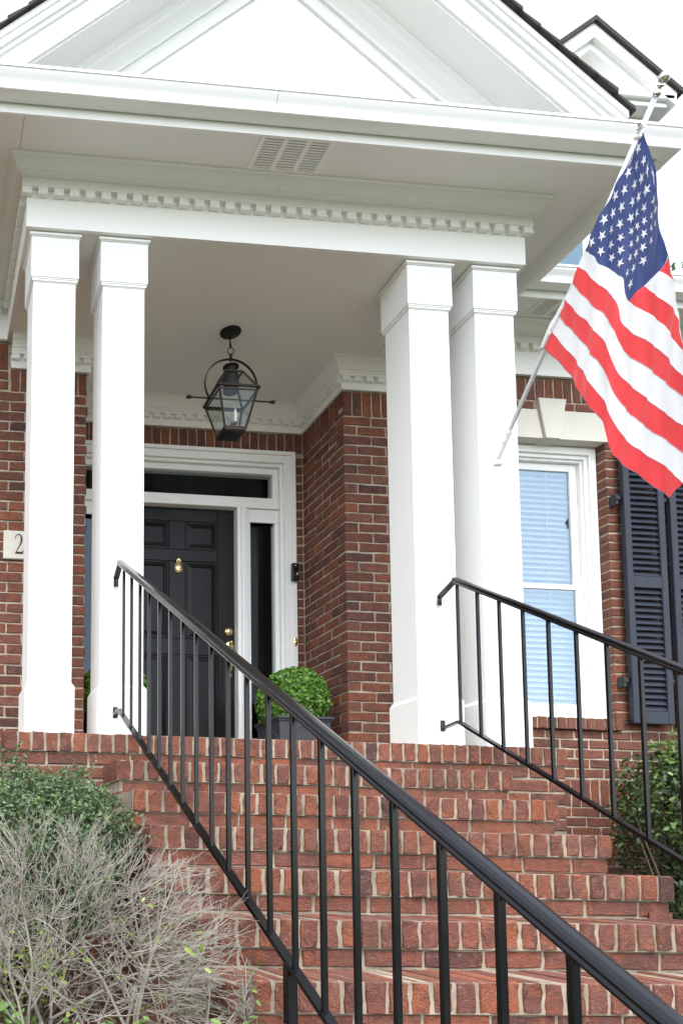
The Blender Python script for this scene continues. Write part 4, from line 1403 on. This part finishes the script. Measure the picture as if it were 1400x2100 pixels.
# planters with clipped balls, either side of the door
def planter(x0, y0, label_p, label_t):
    W, Hh = 0.345, 0.352
    e = empty('planter', (x0 + W / 2, y0 + W / 2, 0), label_p, 'planter', 'grey planters beside the door')
    m = MB(); tpr = 0.018
    v = [(x0 + tpr, y0 + tpr, 0.002), (x0 + W - tpr, y0 + tpr, 0.002), (x0 + W - tpr, y0 + W - tpr, 0.002), (x0 + tpr, y0 + W - tpr, 0.002), (x0, y0, Hh - 0.03), (x0 + W, y0, Hh - 0.03), (x0 + W, y0 + W, Hh - 0.03), (x0, y0 + W, Hh - 0.03)]
    m.add(v, [(0, 1, 5, 4), (1, 2, 6, 5), (2, 3, 7, 6), (3, 0, 4, 7), (3, 2, 1, 0), (4, 5, 6, 7)])
    m.build('box', M['planter'], e)
    m = MB()
    for (a, za, zb_) in ((0.016, Hh - 0.020, Hh), (0.008, Hh - 0.034, Hh - 0.0202)):
        m.box(x0 - a, x0 + W + a, y0 - a, y0 + W + a, za, zb_, 0, 0.004)
    m.build('rim', M['planter'], e)
    m = MB()
    for (pts, ax) in (([(0.07, 0.06), (0.275, 0.06), (0.285, 0.23), (0.235, 0.262), (0.215, 0.282), (0.13, 0.282), (0.11, 0.262), (0.06, 0.23), (0.07, 0.06)], 'f'),):
        m.tube([(x0 + a, y0 + 0.0165 - 0.018 * b / Hh * 0.95, b) for a, b in pts], 0.005, 6)
        m.tube([(x0 + 0.0165 - 0.018 * b / Hh * 0.95, y0 + a, b) for a, b in pts], 0.005, 6)
    m.build('panel_moulding', M['planter'], e)
    m = MB(); m.box(x0 + 0.02, x0 + W - 0.02, y0 + 0.02, y0 + W - 0.02, Hh + 0.0002, Hh + 0.012); m.build('soil', M['mulch'], e)
    c = (x0 + W / 2, y0 + W / 2, 0.475)
    t = empty('topiary', (c[0], c[1], 0.35), label_t, 'topiary', 'clipped balls in the planters')
    P, N = shell(8800, c, (0.226, 0.226, 0.226), 11, 0.03, 0.16, -0.55)
    leaf_mesh('leaves', P, N, 0.0235, M['leaf_ball'], t, 0.95, 0.55, 0.55)
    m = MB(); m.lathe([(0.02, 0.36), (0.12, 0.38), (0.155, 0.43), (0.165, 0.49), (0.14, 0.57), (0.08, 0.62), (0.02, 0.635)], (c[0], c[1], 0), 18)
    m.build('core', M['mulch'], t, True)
    return e


planter(1.925, 1.205, 'dark grey square planter to the right of the front door', 'round green boxwood ball in the planter right of the door')
planter(0.700, 1.205, 'dark grey square planter left of the door, mostly behind a column', 'round green boxwood ball left of the door, mostly behind a column')

# clipped shrub at the left of the steps
sh = empty('boxwood_shrub', (0.0, -0.62, GZ), 'dense small-leaved green shrub against the porch at the left edge', 'shrub')
P1, N1 = shell(22000, (-0.02, -0.60, -0.66), (0.47, 0.36, 0.44), 3, 0.20, 0.34, -0.5)
P2, N2 = shell(9000, (0.22, -0.55, -0.52), (0.25, 0.26, 0.26), 5, 0.16, 0.35, -0.7)
P3, N3 = shell(9000, (-0.33, -0.55, -0.62), (0.32, 0.3, 0.36), 9, 0.14, 0.35, -0.7)
leaf_mesh('leaves', np.concatenate([P1, P2, P3]), np.concatenate([N1, N2, N3]), 0.018, M['leaf_box'], sh, 0.55, 0.3, 0.9)
SP, SN, SU = [], [], []
for P_, N_, cnt in ((P1, N1, 330), (P2, N2, 170), (P3, N3, 150)):
    for i in rng.choice(len(P_), cnt):
        d = N_[i] / np.linalg.norm(N_[i]) * 0.8 + rng.normal(0, 0.45, 3) + (0, 0, 0.45)
        d /= np.linalg.norm(d)
        ln = rng.uniform(0.03, 0.085)
        for q in np.linspace(0.1, 1, 11):
            SP.append(P_[i] + d * ln * q); SN.append(d * 0.4 + rng.normal(0, 0.5, 3)); SU.append(d * 0.8 + rng.normal(0, 0.7, 3))
leaf_mesh('shoots', np.array(SP), np.array(SN), 0.018, M['leaf_shoot'], sh, 0.5, 0.3, 0.4, up=np.array(SU))
sel = rng.choice(len(P1), 130)
stems(sh, (0, -0.6, GZ), list(P1[sel[:70]]) + list(P2[rng.choice(len(P2), 40)]), M['stem'], 0.009)
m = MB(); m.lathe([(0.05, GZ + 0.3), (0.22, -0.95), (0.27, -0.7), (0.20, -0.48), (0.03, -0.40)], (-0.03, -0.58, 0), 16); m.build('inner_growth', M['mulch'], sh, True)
# bare twiggy shrub in the left foreground
bs_ = empty('bare_shrub', (0.02, -1.5, GZ), 'leafless grey twiggy shrub in the left foreground', 'shrub')
BC, BR = np.array([0.0, -1.48, -0.98]), np.array([0.57, 0.40, 0.50])
twigs, limbs = MB(), MB()
tips, nodes = [], []
NB = [0]


def inside(p):
    q = (p - BC) / BR
    if q[2] < 0: q[2] *= 0.35
    return float((q ** 2).sum())


def grow(p, d, length, r, depth, lr):
    if depth > 9 or NB[0] > 900 or r < 0.0008: 
        tips.append((p, d)); return
    n = 3
    pts, rad = [p], [r]
    for i in range(n):
        d = d + np.array([lr.gauss(0, 0.13), lr.gauss(0, 0.13), lr.gauss(0.02, 0.11)])
        d = d / np.linalg.norm(d)
        q = pts[-1] + d * length / n
        if inside(q) > 1.02:
            tips.append((pts[-1], d)); break
        pts.append(q); rad.append(r * (1 - 0.20 * (i + 1) / n))
    if len(pts) < 2: return
    NB[0] += 1
    nodes.extend(pts)
    (limbs if r > 0.0045 else twigs).tube(pts, rad, 6 if r > 0.0045 else 4, caps=False)
    k = 2 if depth < 2 else (3 if lr.random() < 0.72 else 2)
    for j in range(k):
        a = np.array([lr.gauss(0, 0.48), lr.gauss(0, 0.45), lr.gauss(0.12, 0.38)])
        nd = d + a
        nd = nd / np.linalg.norm(nd)
        grow(pts[-1], nd, length * lr.uniform(0.60, 0.86), rad[-1] * lr.uniform(0.66, 0.86), depth + 1, lr)
    if depth >= 1:   # side shoots along the branch
        for j in range(3 if depth > 1 else 2):
            a = np.array([lr.gauss(0, 0.9), lr.gauss(0, 0.8), lr.gauss(0.15, 0.7)])
            nd = d * 0.7 + a
            nd = nd / np.linalg.norm(nd)
            grow(pts[min(1 + j, len(pts) - 1)], nd, length * lr.uniform(0.40, 0.65), rad[-1] * 0.62, depth + 2, lr)


lr = random.Random(42)
for (bx, by, dx, dy, dz, ln, r) in [(0.12, -1.46, 1.0, -0.20, 0.85, 0.30, 0.0135), (0.10, -1.50, 0.55, 0.05, 1.0, 0.29, 0.0115), (0.04, -1.55, -0.45, -0.1, 1.0, 0.30, 0.0125), (0.0, -1.44, 0.10, 0.25, 1.0, 0.28, 0.010),
                                    (-0.05, -1.52, -0.80, 0.05, 0.8, 0.28, 0.011), (0.08, -1.54, 0.75, -0.35, 0.75, 0.27, 0.010), (0.0, -1.5, -0.2, -0.25, 1.0, 0.28, 0.009), (0.15, -1.45, 1.0, 0.15, 0.45, 0.27, 0.010),
                                    (-0.16, -1.46, -0.3, 0.2, 1.0, 0.28, 0.009), (0.05, -1.42, 0.4, 0.3, 0.95, 0.28, 0.009),
                                    (0.18, -1.50, 0.7, -0.1, 0.9, 0.28, 0.009), (-0.10, -1.55, -0.5, -0.3, 0.9, 0.27, 0.009), (0.10, -1.58, 0.2, -0.3, 1.0, 0.29, 0.009), (-0.22, -1.5, -0.1, 0.0, 1.0, 0.30, 0.009),
                                    (0.2, -1.4, 0.9, 0.3, 0.8, 0.27, 0.008), (-0.05, -1.6, 0.0, -0.15, 1.0, 0.30, 0.008)]:
    d = np.array([dx, dy, dz]); d /= np.linalg.norm(d)
    b = np.array([bx, by, GZ + 0.01])
    limbs.tube([b - (0, 0, 0.03), b + d * 0.06], [r * 1.15, r * 1.02], 6, caps=False)
    NB[0] = 0
    grow(b + d * 0.05, d, ln, r * 0.85, 0, lr)
# fine outer twigs: each springs from the nearest branch and forks near its end
ND = np.array(nodes)
u = rng.normal(0, 1, (5200, 3)); u /= np.linalg.norm(u, axis=1, keepdims=True)
u = u[(u[:, 2] > 0.05) | ((u[:, 2] > -0.55) & (rng.random(len(u)) < 0.35))]
Q_ = BC + u * BR * (rng.uniform(0.62, 1.0, len(u)) ** 0.7 * lumpy(u, 77, 0.10))[:, None]
for q in Q_[:850]:
    d2 = ((ND - q * 0.82 - BC * 0.18) ** 2).sum(1) + 0.02 * np.maximum(0, ((ND - BC) ** 2).sum(1) - ((q - BC) ** 2).sum())
    j = int(np.argmin(d2 + rng.uniform(0, 0.004, len(d2))))
    s0 = ND[j]
    ln = np.linalg.norm(q - s0)
    if ln > 0.24 or ln < 0.015: continue
    bend = rng.normal(0, 0.085, 3) * ln
    m1, m2 = s0 + (q - s0) * 0.35 + bend * 0.8, s0 + (q - s0) * 0.7 + bend
    rr = 0.0010 + 0.004 * ln
    twigs.tube([s0, m1, m2, q], [rr, rr * 0.85, rr * 0.7, rr * 0.5], 3, caps=False)
    for w in range(int(rng.integers(1, 5))):
        b0 = m1 + (q - m1) * rng.uniform(0.2, 1.0)
        dd = (q - s0) / ln * 0.7 + (q - BC) / 0.5 * 0.5 + rng.normal(0, 0.42, 3)
        dd *= rng.uniform(0.02, 0.085) / np.linalg.norm(dd)
        twigs.tube([b0, b0 + dd * 0.55 + rng.normal(0, 0.004, 3), b0 + dd], [rr * 0.6, rr * 0.5, rr * 0.35], 3, caps=False)
limbs.build('limbs', M['twig'], bs_, True)
o = twigs.build('twigs', M['twig'], bs_); o['kind'] = 'stuff'
tp = np.array([t[0] for t in tips]); td = np.array([t[1] for t in tips])
keep = ((tp[:, 0] < 0.02) & (tp[:, 2] < -0.86) & (rng.random(len(tp)) < 0.05)) | (rng.random(len(tp)) < 0.005)
kp = np.repeat(tp[keep], 5, 0) + rng.normal(0, 0.016, (keep.sum() * 5, 3))
leaf_mesh('sprouting_leaves', kp, np.repeat(td[keep], 5, 0), 0.019, M['leaf_yellow'], bs_, 0.5, 0.25, 0.9)

# green undergrowth behind and in front of it
ug = empty('low_shrub', (-0.15, -1.75, GZ), 'low glossy-leaved shrub at the bottom left corner', 'shrub')
Pu, Nu = shell(1300, (-0.30, -1.60, -1.22), (0.30, 0.24, 0.30), 41, 0.25, 0.6, -0.6)
leaf_mesh('leaves', Pu, Nu, 0.024, M['leaf_light'], ug, 0.5, 0.25, 0.9)
stems(ug, (-0.25, -1.6, GZ), list(Pu[rng.choice(len(Pu), 36)]), M['stem'], 0.006)


def sprig_plant(x0, x1, y0, y1, zt, n, label):
    e = empty('sprig_shrub', ((x0 + x1) / 2, (y0 + y1) / 2, GZ), label, 'shrub')
    mb = MB(); LP, LN, LU = [], [], []
    for k in range(n):
        t = np.array([rng.uniform(x0, x1), rng.uniform(y0, y1), zt + rng.normal(0, 0.022)])
        b = np.array([t[0] * 0.8 + 0.2 * (x0 + x1) / 2, t[1], GZ])
        mb.tube([b, (b + t) / 2 + rng.normal(0, 0.015, 3), t], [0.004, 0.003, 0.0012], 5)
        for j in range(15):
            q = 1 - 0.016 * j
            a = rng.uniform(0, 2 * PI)
            c = t * 1.0 - np.array([0, 0, 0.011 * j])
            LP.append(c); LN.append((math.cos(a) * 0.35, math.sin(a) * 0.35, 1.0)); LU.append((math.cos(a) * 1.6, math.sin(a) * 1.6, 0.7 - 0.03 * j))
    mb.build('stems', M['stem'], e)
    leaf_mesh('leaves', np.array(LP), np.array(LN), 0.030, M['leaf_light'], e, 0.5, 0.2, 0.3, up=np.array(LU))


sprig_plant(-0.14, 0.16, -2.10, -1.90, -0.985, 26, 'row of young glossy green sprigs at the bottom left of the photo')
sprig_plant(0.27, 0.46, -2.12, -1.98, -0.975, 9, 'few glossy green sprigs before the brick at the bottom, left of the iron post')

# shrubs at the right
sr = empty('evergreen_shrub', (4.25, 0.75, GZ), 'dark green leafy shrub beside the right handrail, under the shutters', 'shrub')
Pa, Na = shell(9000, (4.30, 0.70, -0.28), (0.48, 0.34, 0.46), 21, 0.16, 0.45, -1)
Pb, Nb = shell(4500, (4.30, 0.66, -0.82), (0.40, 0.30, 0.36), 23, 0.2, 0.6, -1)
leaf_mesh('leaves', np.concatenate([Pa, Pb]), np.concatenate([Na, Nb]), 0.032, M['leaf_dark'], sr, 0.5, 0.25, 0.9)
Pc, Nc = shell(1100, (4.28, 0.62, -0.22), (0.50, 0.36, 0.46), 25, 0.2, 0.25, -0.6)
leaf_mesh('young_leaves', Pc, Nc, 0.034, M['leaf_light'], sr, 0.5, 0.25, 0.9)
stems(sr, (4.28, 0.7, GZ), list(Pa[rng.choice(len(Pa), 60)]) + list(Pb[rng.choice(len(Pb), 30)]), M['stem'], 0.011)
sn_ = empty('nandina', (4.32, 0.85, GZ), 'pale green plant with pointed leaves rising above the dark shrub at the right', 'plant')
mb = MB(); LP, LN, LU = [], [], []
for k in range(26):
    tip = np.array([rng.uniform(4.02, 4.75), rng.uniform(0.55, 0.95), rng.uniform(0.16, 0.44)])
    if tip[0] < 4.15: tip[2] -= 0.13
    b = np.array([4.35, 0.85, GZ]) + rng.normal(0, 0.08, 3) * (1, 1, 0)
    mid = np.array([(b[0] + tip[0]) / 2, (b[1] + tip[1]) / 2, -0.3])
    crv = [b, mid, tip * 0.8 + mid * 0.2, tip]
    mb.tube(crv, [0.006, 0.005, 0.003, 0.0015], 5)
    for j in range(16):
        q = rng.uniform(0.45, 1.0)
        c = mid + (tip - mid) * q
        d = np.array([rng.normal(0, 1), rng.normal(0, 1), rng.normal(-0.1, 0.35)])
        d /= np.linalg.norm(d)
        ln = rng.uniform(0.05, 0.12)
        mb.tube([c, c + d * ln * 0.6 + (0, 0, 0.01), c + d * ln], [0.0016, 0.0012, 0.0008], 3)
        for w in range(5):
            LP.append(c + d * ln * rng.uniform(0.3, 1.0)); LN.append((0, -0.25, 1.0)); LU.append(d * 1.2 + (0, 0, -0.15))
mb.build('stems', M['leaf_yellow'], sn_)
leaf_mesh('leaves', np.array(LP), np.array(LN), 0.055, M['leaf_light'], sn_, 0.30, 0.2, 0.35, up=np.array(LU))

# far tree, only its top shows over the eave at the right edge
tr_ = empty('tree', (16.9, 12.0, GZ), 'leafy tree top just above the eave at the right edge', 'tree')
m = MB(); m.tube([(16.9, 12, GZ), (16.8, 12.1, 3), (17.0, 12, 7), (16.9, 12, 10.5), (16.7, 12, 12.6)], [0.28, 0.24, 0.18, 0.10, 0.03], 8)
for k in range(16):
    a = rng.uniform(0, 2 * PI); z = rng.uniform(6, 11)
    m.tube([(16.9, 12, z), (16.9 + 0.9 * math.cos(a), 12 + 0.9 * math.sin(a), z + 0.9), (16.9 + 1.7 * math.cos(a), 12 + 1.7 * math.sin(a), z + 1.5)], [0.07, 0.04, 0.012], 5)
m.build('trunk', M['stem'], tr_)
Pt, Nt = shell(9000, (16.9, 12.0, 9.8), (2.0, 2.0, 3.6), 31, 0.28, 0.55)
leaf_mesh('crown', Pt, Nt, 0.13, M['leaf_box'], tr_, 0.6, 0.2, 1.0)

# ------------------------------------------------------------------ flagpole and flag
fp = empty('flagpole', (2.77, 0.31, 1.70), 'white flagpole slanting up from a bracket on the rightmost column', 'flagpole')
PB, PT = np.array([2.770, 0.275, 1.690]), np.array([2.745, -0.752, 2.770])
pd = (PT - PB) / np.linalg.norm(PT - PB)
m = MB(); m.tube([PB, PB + (PT - PB) * 0.5, PT], 0.0112, 14); m.build('pole', M['pole'], fp, True)
m = MB()
m.tube([PB - pd * 0.03, PB + pd * 0.02, PB + pd * 0.105], 0.0165, 14)
m.tube([PB + pd * 0.095, PB + pd * 0.108], 0.0185, 14)
m.box(2.748, 2.800, 0.290, 0.3084, 1.628, 1.712, 0, 0.004)
m.tube([PB - pd * 0.03 + (0, 0.005, 0), (2.774, 0.300, 1.672)], 0.016, 10)
m.tube([PB + pd * 0.055 + (-0.012, -0.01, 0), PB + pd * 0.055 + (-0.018, -0.016, 0)], 0.010, 8)
m.build('bracket', M['white'], fp, False)
m = MB()
for (x, z) in ((2.758, 1.636), (2.790, 1.636), (2.774, 1.704)):
    m.lathe([(0.004, 0), (0.003, 0.003), (0.001, 0.004)], (x, 0.290, z), 8, axis='y')
m.build('screw', M['steel'], fp)
m = MB()
prof = [(0.0, 0.013), (0.010, 0.0175), (0.016, 0.0175), (0.020, 0.010), (0.030, 0.008), (0.036, 0.016), (0.040, 0.016), (0.044, 0.009), (0.050, 0.018), (0.062, 0.024), (0.074, 0.021), (0.086, 0.011), (0.092, 0.002)]
m.tube([PT + pd * (a - 0.006) for a, r in prof], [r for a, r in prof], 14)
m.build('finial', M['steel'], fp, True)
for t in (0.905, 0.385):
    m = MB()
    c = PB + (PT - PB) * t
    m.tube([c - pd * 0.008, c + pd * 0.008], 0.0155, 14)
    m.build('flag_clip', M['white'], fp, True)

FLAG_LINES = [
    [(-0.669, 2.687), (-0.675, 2.649), (-0.682, 2.612), (-0.689, 2.569)],
    [(-0.630, 2.640), (-0.671, 2.455), (-0.692, 2.394), (-0.708, 2.345), (-0.726, 2.282)],
    [(-0.591, 2.593), (-0.635, 2.367), (-0.669, 2.296), (-0.702, 2.222), (-0.738, 2.168)],
    [(-0.551, 2.545), (-0.605, 2.328), (-0.648, 2.255), (-0.688, 2.186), (-0.715, 2.135), (-0.747, 2.086)],
    [(-0.509, 2.496), (-0.550, 2.349), (-0.589, 2.280), (-0.615, 2.228), (-0.649, 2.159), (-0.700, 2.083), (-0.755, 2.027)],
    [(-0.468, 2.445), (-0.515, 2.311), (-0.564, 2.240), (-0.585, 2.199), (-0.610, 2.131), (-0.656, 2.059), (-0.713, 1.986), (-0.767, 1.899), (-0.780, 1.838), (-0.792, 1.739), (-0.812, 1.626), (-0.825, 1.562)],
    [(-0.425, 2.394), (-0.473, 2.278), (-0.530, 2.198), (-0.563, 2.150), (-0.576, 2.092), (-0.599, 2.033), (-0.634, 1.976), (-0.701, 1.868), (-0.771, 1.760), (-0.792, 1.706), (-0.808, 1.617), (-0.826, 1.544)],
    [(-0.381, 2.342), (-0.424, 2.285), (-0.443, 2.227), (-0.494, 2.156), (-0.547, 2.082), (-0.549, 2.034), (-0.555, 1.991), (-0.572, 1.948), (-0.622, 1.873), (-0.668, 1.806), (-0.738, 1.687), (-0.801, 1.578), (-0.846, 1.496), (-0.889, 1.407)],
    [(-0.342, 2.292), (-0.373, 2.250), (-0.395, 2.194), (-0.463, 2.087), (-0.519, 1.999), (-0.531, 1.951), (-0.530, 1.885), (-0.562, 1.815), (-0.644, 1.700), (-0.727, 1.582), (-0.804, 1.444), (-0.844, 1.360), (-0.881, 1.268)],
    [(-0.295, 2.245), (-0.333, 2.178), (-0.385, 2.069), (-0.464, 1.963), (-0.511, 1.862), (-0.516, 1.799), (-0.544, 1.714), (-0.638, 1.583), (-0.721, 1.473), (-0.800, 1.353), (-0.839, 1.281), (-0.877, 1.195)],
    [(-0.240, 2.203), (-0.299, 2.093), (-0.387, 1.955), (-0.458, 1.844), (-0.487, 1.764), (-0.496, 1.668), (-0.525, 1.601), (-0.578, 1.518), (-0.648, 1.425), (-0.725, 1.318), (-0.793, 1.224), (-0.833, 1.164), (-0.862, 1.106)],
    [(-0.183, 2.157), (-0.265, 2.020), (-0.354, 1.877), (-0.426, 1.761), (-0.469, 1.666), (-0.478, 1.582), (-0.489, 1.543), (-0.518, 1.472), (-0.596, 1.363), (-0.680, 1.253), (-0.745, 1.163), (-0.786, 1.103), (-0.826, 1.039)],
    [(-0.132, 2.109), (-0.209, 1.974), (-0.286, 1.839), (-0.368, 1.712), (-0.424, 1.590), (-0.448, 1.531), (-0.464, 1.443), (-0.488, 1.382), (-0.536, 1.308), (-0.618, 1.201), (-0.690, 1.108), (-0.759, 1.008)],
    [(-0.081, 2.056), (-0.168, 1.922), (-0.239, 1.798), (-0.308, 1.679), (-0.387, 1.542), (-0.430, 1.444), (-0.441, 1.390), (-0.451, 1.312), (-0.493, 1.237), (-0.566, 1.148), (-0.628, 1.054), (-0.689, 0.978)],
]

flag = empty('flag', (2.745, -0.35, 2.35), 'american stars and stripes flag hanging from the slanting pole', 'flag')


def arc_pts(pts, n=None, dist=None):
    P = np.array(pts, float)
    L = np.concatenate([[0], np.cumsum(np.linalg.norm(np.diff(P, axis=0), axis=1))])
    s = np.linspace(0, L[-1], n) if dist is None else np.clip(np.atleast_1d(dist), 0, L[-1])
    return np.stack([np.interp(s, L, P[:, 0]), np.interp(s, L, P[:, 1])], 1), L[-1]


def smooth(Q, it=2):
    Q = Q.copy()
    for _ in range(it):
        Q[1:-1] = 0.25 * Q[:-2] + 0.5 * Q[1:-1] + 0.25 * Q[2:]
    return Q


def ripple(y, z, k):
    """Depth of the folds across the cloth."""
    s = (y * 0.75 + z * 0.25)
    w = np.clip((-0.02 - y) / 0.25, 0, 1)
    return w * (0.020 * np.sin(9.0 * s + 0.30 * k) + 0.010 * np.sin(24.0 * s - 0.4 * k) + 0.0050 * np.sin(64 * y + z * 6 + 0.5 * np.sin(z * 21)) + 0.0024 * np.sin(130 * y + z * 17 + 0.8 * np.sin(z * 33)))


def sheet(name, lines, ks, mat, n=34, sub=4, dx=0.0):
    """Cloth between successive (y, z) lines; ks gives the stripe coordinate of each line."""
    rows, kk = [], []
    R_ = [smooth(arc_pts(l, n)[0], 1) for l in lines]
    for i in range(len(R_) - 1):
        for j in range(sub):
            t = j / sub
            rows.append(R_[i] * (1 - t) + R_[i + 1] * t); kk.append(ks[i] * (1 - t) + ks[i + 1] * t)
    rows.append(R_[-1]); kk.append(ks[-1])
    v, f = [], []
    for r, k in zip(rows, kk):
        for (y, z) in r:
            v.append((2.745 + dx + ripple(y, z, k), y, z))
    for i in range(len(rows) - 1):
        for j in range(n - 1):
            f.append((i * n + j, i * n + j + 1, (i + 1) * n + j + 1, (i + 1) * n + j))
    mb = MB(); mb.add(v, f)
    return mb.build(name, mat, flag, True)


FL = FLAG_LINES
can = [FL[k] for k in range(5)] + [FL[5][:7], FL[6][:7], FL[7][:8]]
cols = [M['red'], M['flag_white']]
canton = sheet('canton', can, list(range(8)), M['blue'], 40, 5)
for i in range(7, 13):
    sheet('stripe', [FL[i], FL[i + 1]], [i, i + 1], cols[i % 2], 44, 5)
sheet('stripe', [FL[6][6:], FL[7][7:]], [6, 7], cols[0], 30, 4)
sheet('stripe', [FL[5][6:], FL[6][6:]], [5, 6], cols[1], 30, 4)
e4 = FL[4][-1]
l5 = FL[5][6:]
sheet('stripe', [[e4, (e4[0] - 0.004, e4[1] - 0.09), l5[1]], l5[:2]], [4.3, 5], cols[0], 14, 4)
for k in range(8, 13):      # stitched seams between the stripes
    sheet('seam', [FL[k], [(y, z - 0.0034) for y, z in FL[k]]], [k, k], M['seam'], 44, 1, -0.0022)
sheet('hem', [FL[13], [(y, z + 0.005) for y, z in FL[13]]], [13, 13], M['seam'], 44, 1, -0.0022)
hl = [FL[k][0] for k in range(14)]
sheet('header', [[(y + 0.014, z + 0.004) for y, z in hl], [(y - 0.010, z - 0.006) for y, z in hl]], [0, 0], M['flag_white'], 24, 2, -0.004)
m = MB()
gy, gz = hl[0]
m.box(2.730, 2.737, gy - 0.034, gy + 0.004, gz - 0.020, gz + 0.022, 0, 0.003)
m.build('header_tab', M['flag_white'], flag)
m = MB(); m.tube([(2.7285, gy - 0.014 + 0.011 * math.cos(a), gz + 0.002 + 0.011 * math.sin(a)) for a in np.linspace(0, 2 * PI, 18)], 0.0035, 6, caps=False); m.build('grommet', M['grommet'], flag, True)

# stars, laid out nine rows deep over the canton
clen = [arc_pts(c, 4)[1] for c in can]
LC = clen[7] * 0.98
cres = [smooth(arc_pts(c, 40)[0], 1) for c in can]


def on_canton(d, b):
    b = min(max(b, 0.0), 6.999)
    i = int(b); t = b - i
    q = []
    for k in (i, i + 1):
        P, L = arc_pts(cres[k], dist=d)
        q.append(P[0])
    r = q[0] * (1 - t) + q[1] * t
    return r


for i in range(9):
    b = 7 * (i + 1) / 10
    lmax = clen[int(b)] * (1 - (b - int(b))) + clen[min(7, int(b) + 1)] * (b - int(b))
    for j in range(11):
        if (i + j) % 2: continue
        d0 = LC * (j + 1) / 12
        if d0 > lmax - 0.02: continue
        mb = MB(); v = []
        for q in range(10):
            r = 0.0230 if q % 2 == 0 else 0.0090
            a = PI / 2 + q * PI / 5
            dd, bb_ = d0 + r * math.cos(a), b - r * math.sin(a) / 0.066
            y, z = on_canton(max(0.004, dd), bb_)
            v.append((2.745 - 0.0035 + ripple(y, z, bb_), y, z))
        y, z = on_canton(d0, b)
        v.append((2.745 - 0.0035 + ripple(y, z, b), y, z))
        mb.add(v, [(q, (q + 1) % 10, 10) for q in range(10)])
        mb.build('star', M['flag_white'], canton, False)
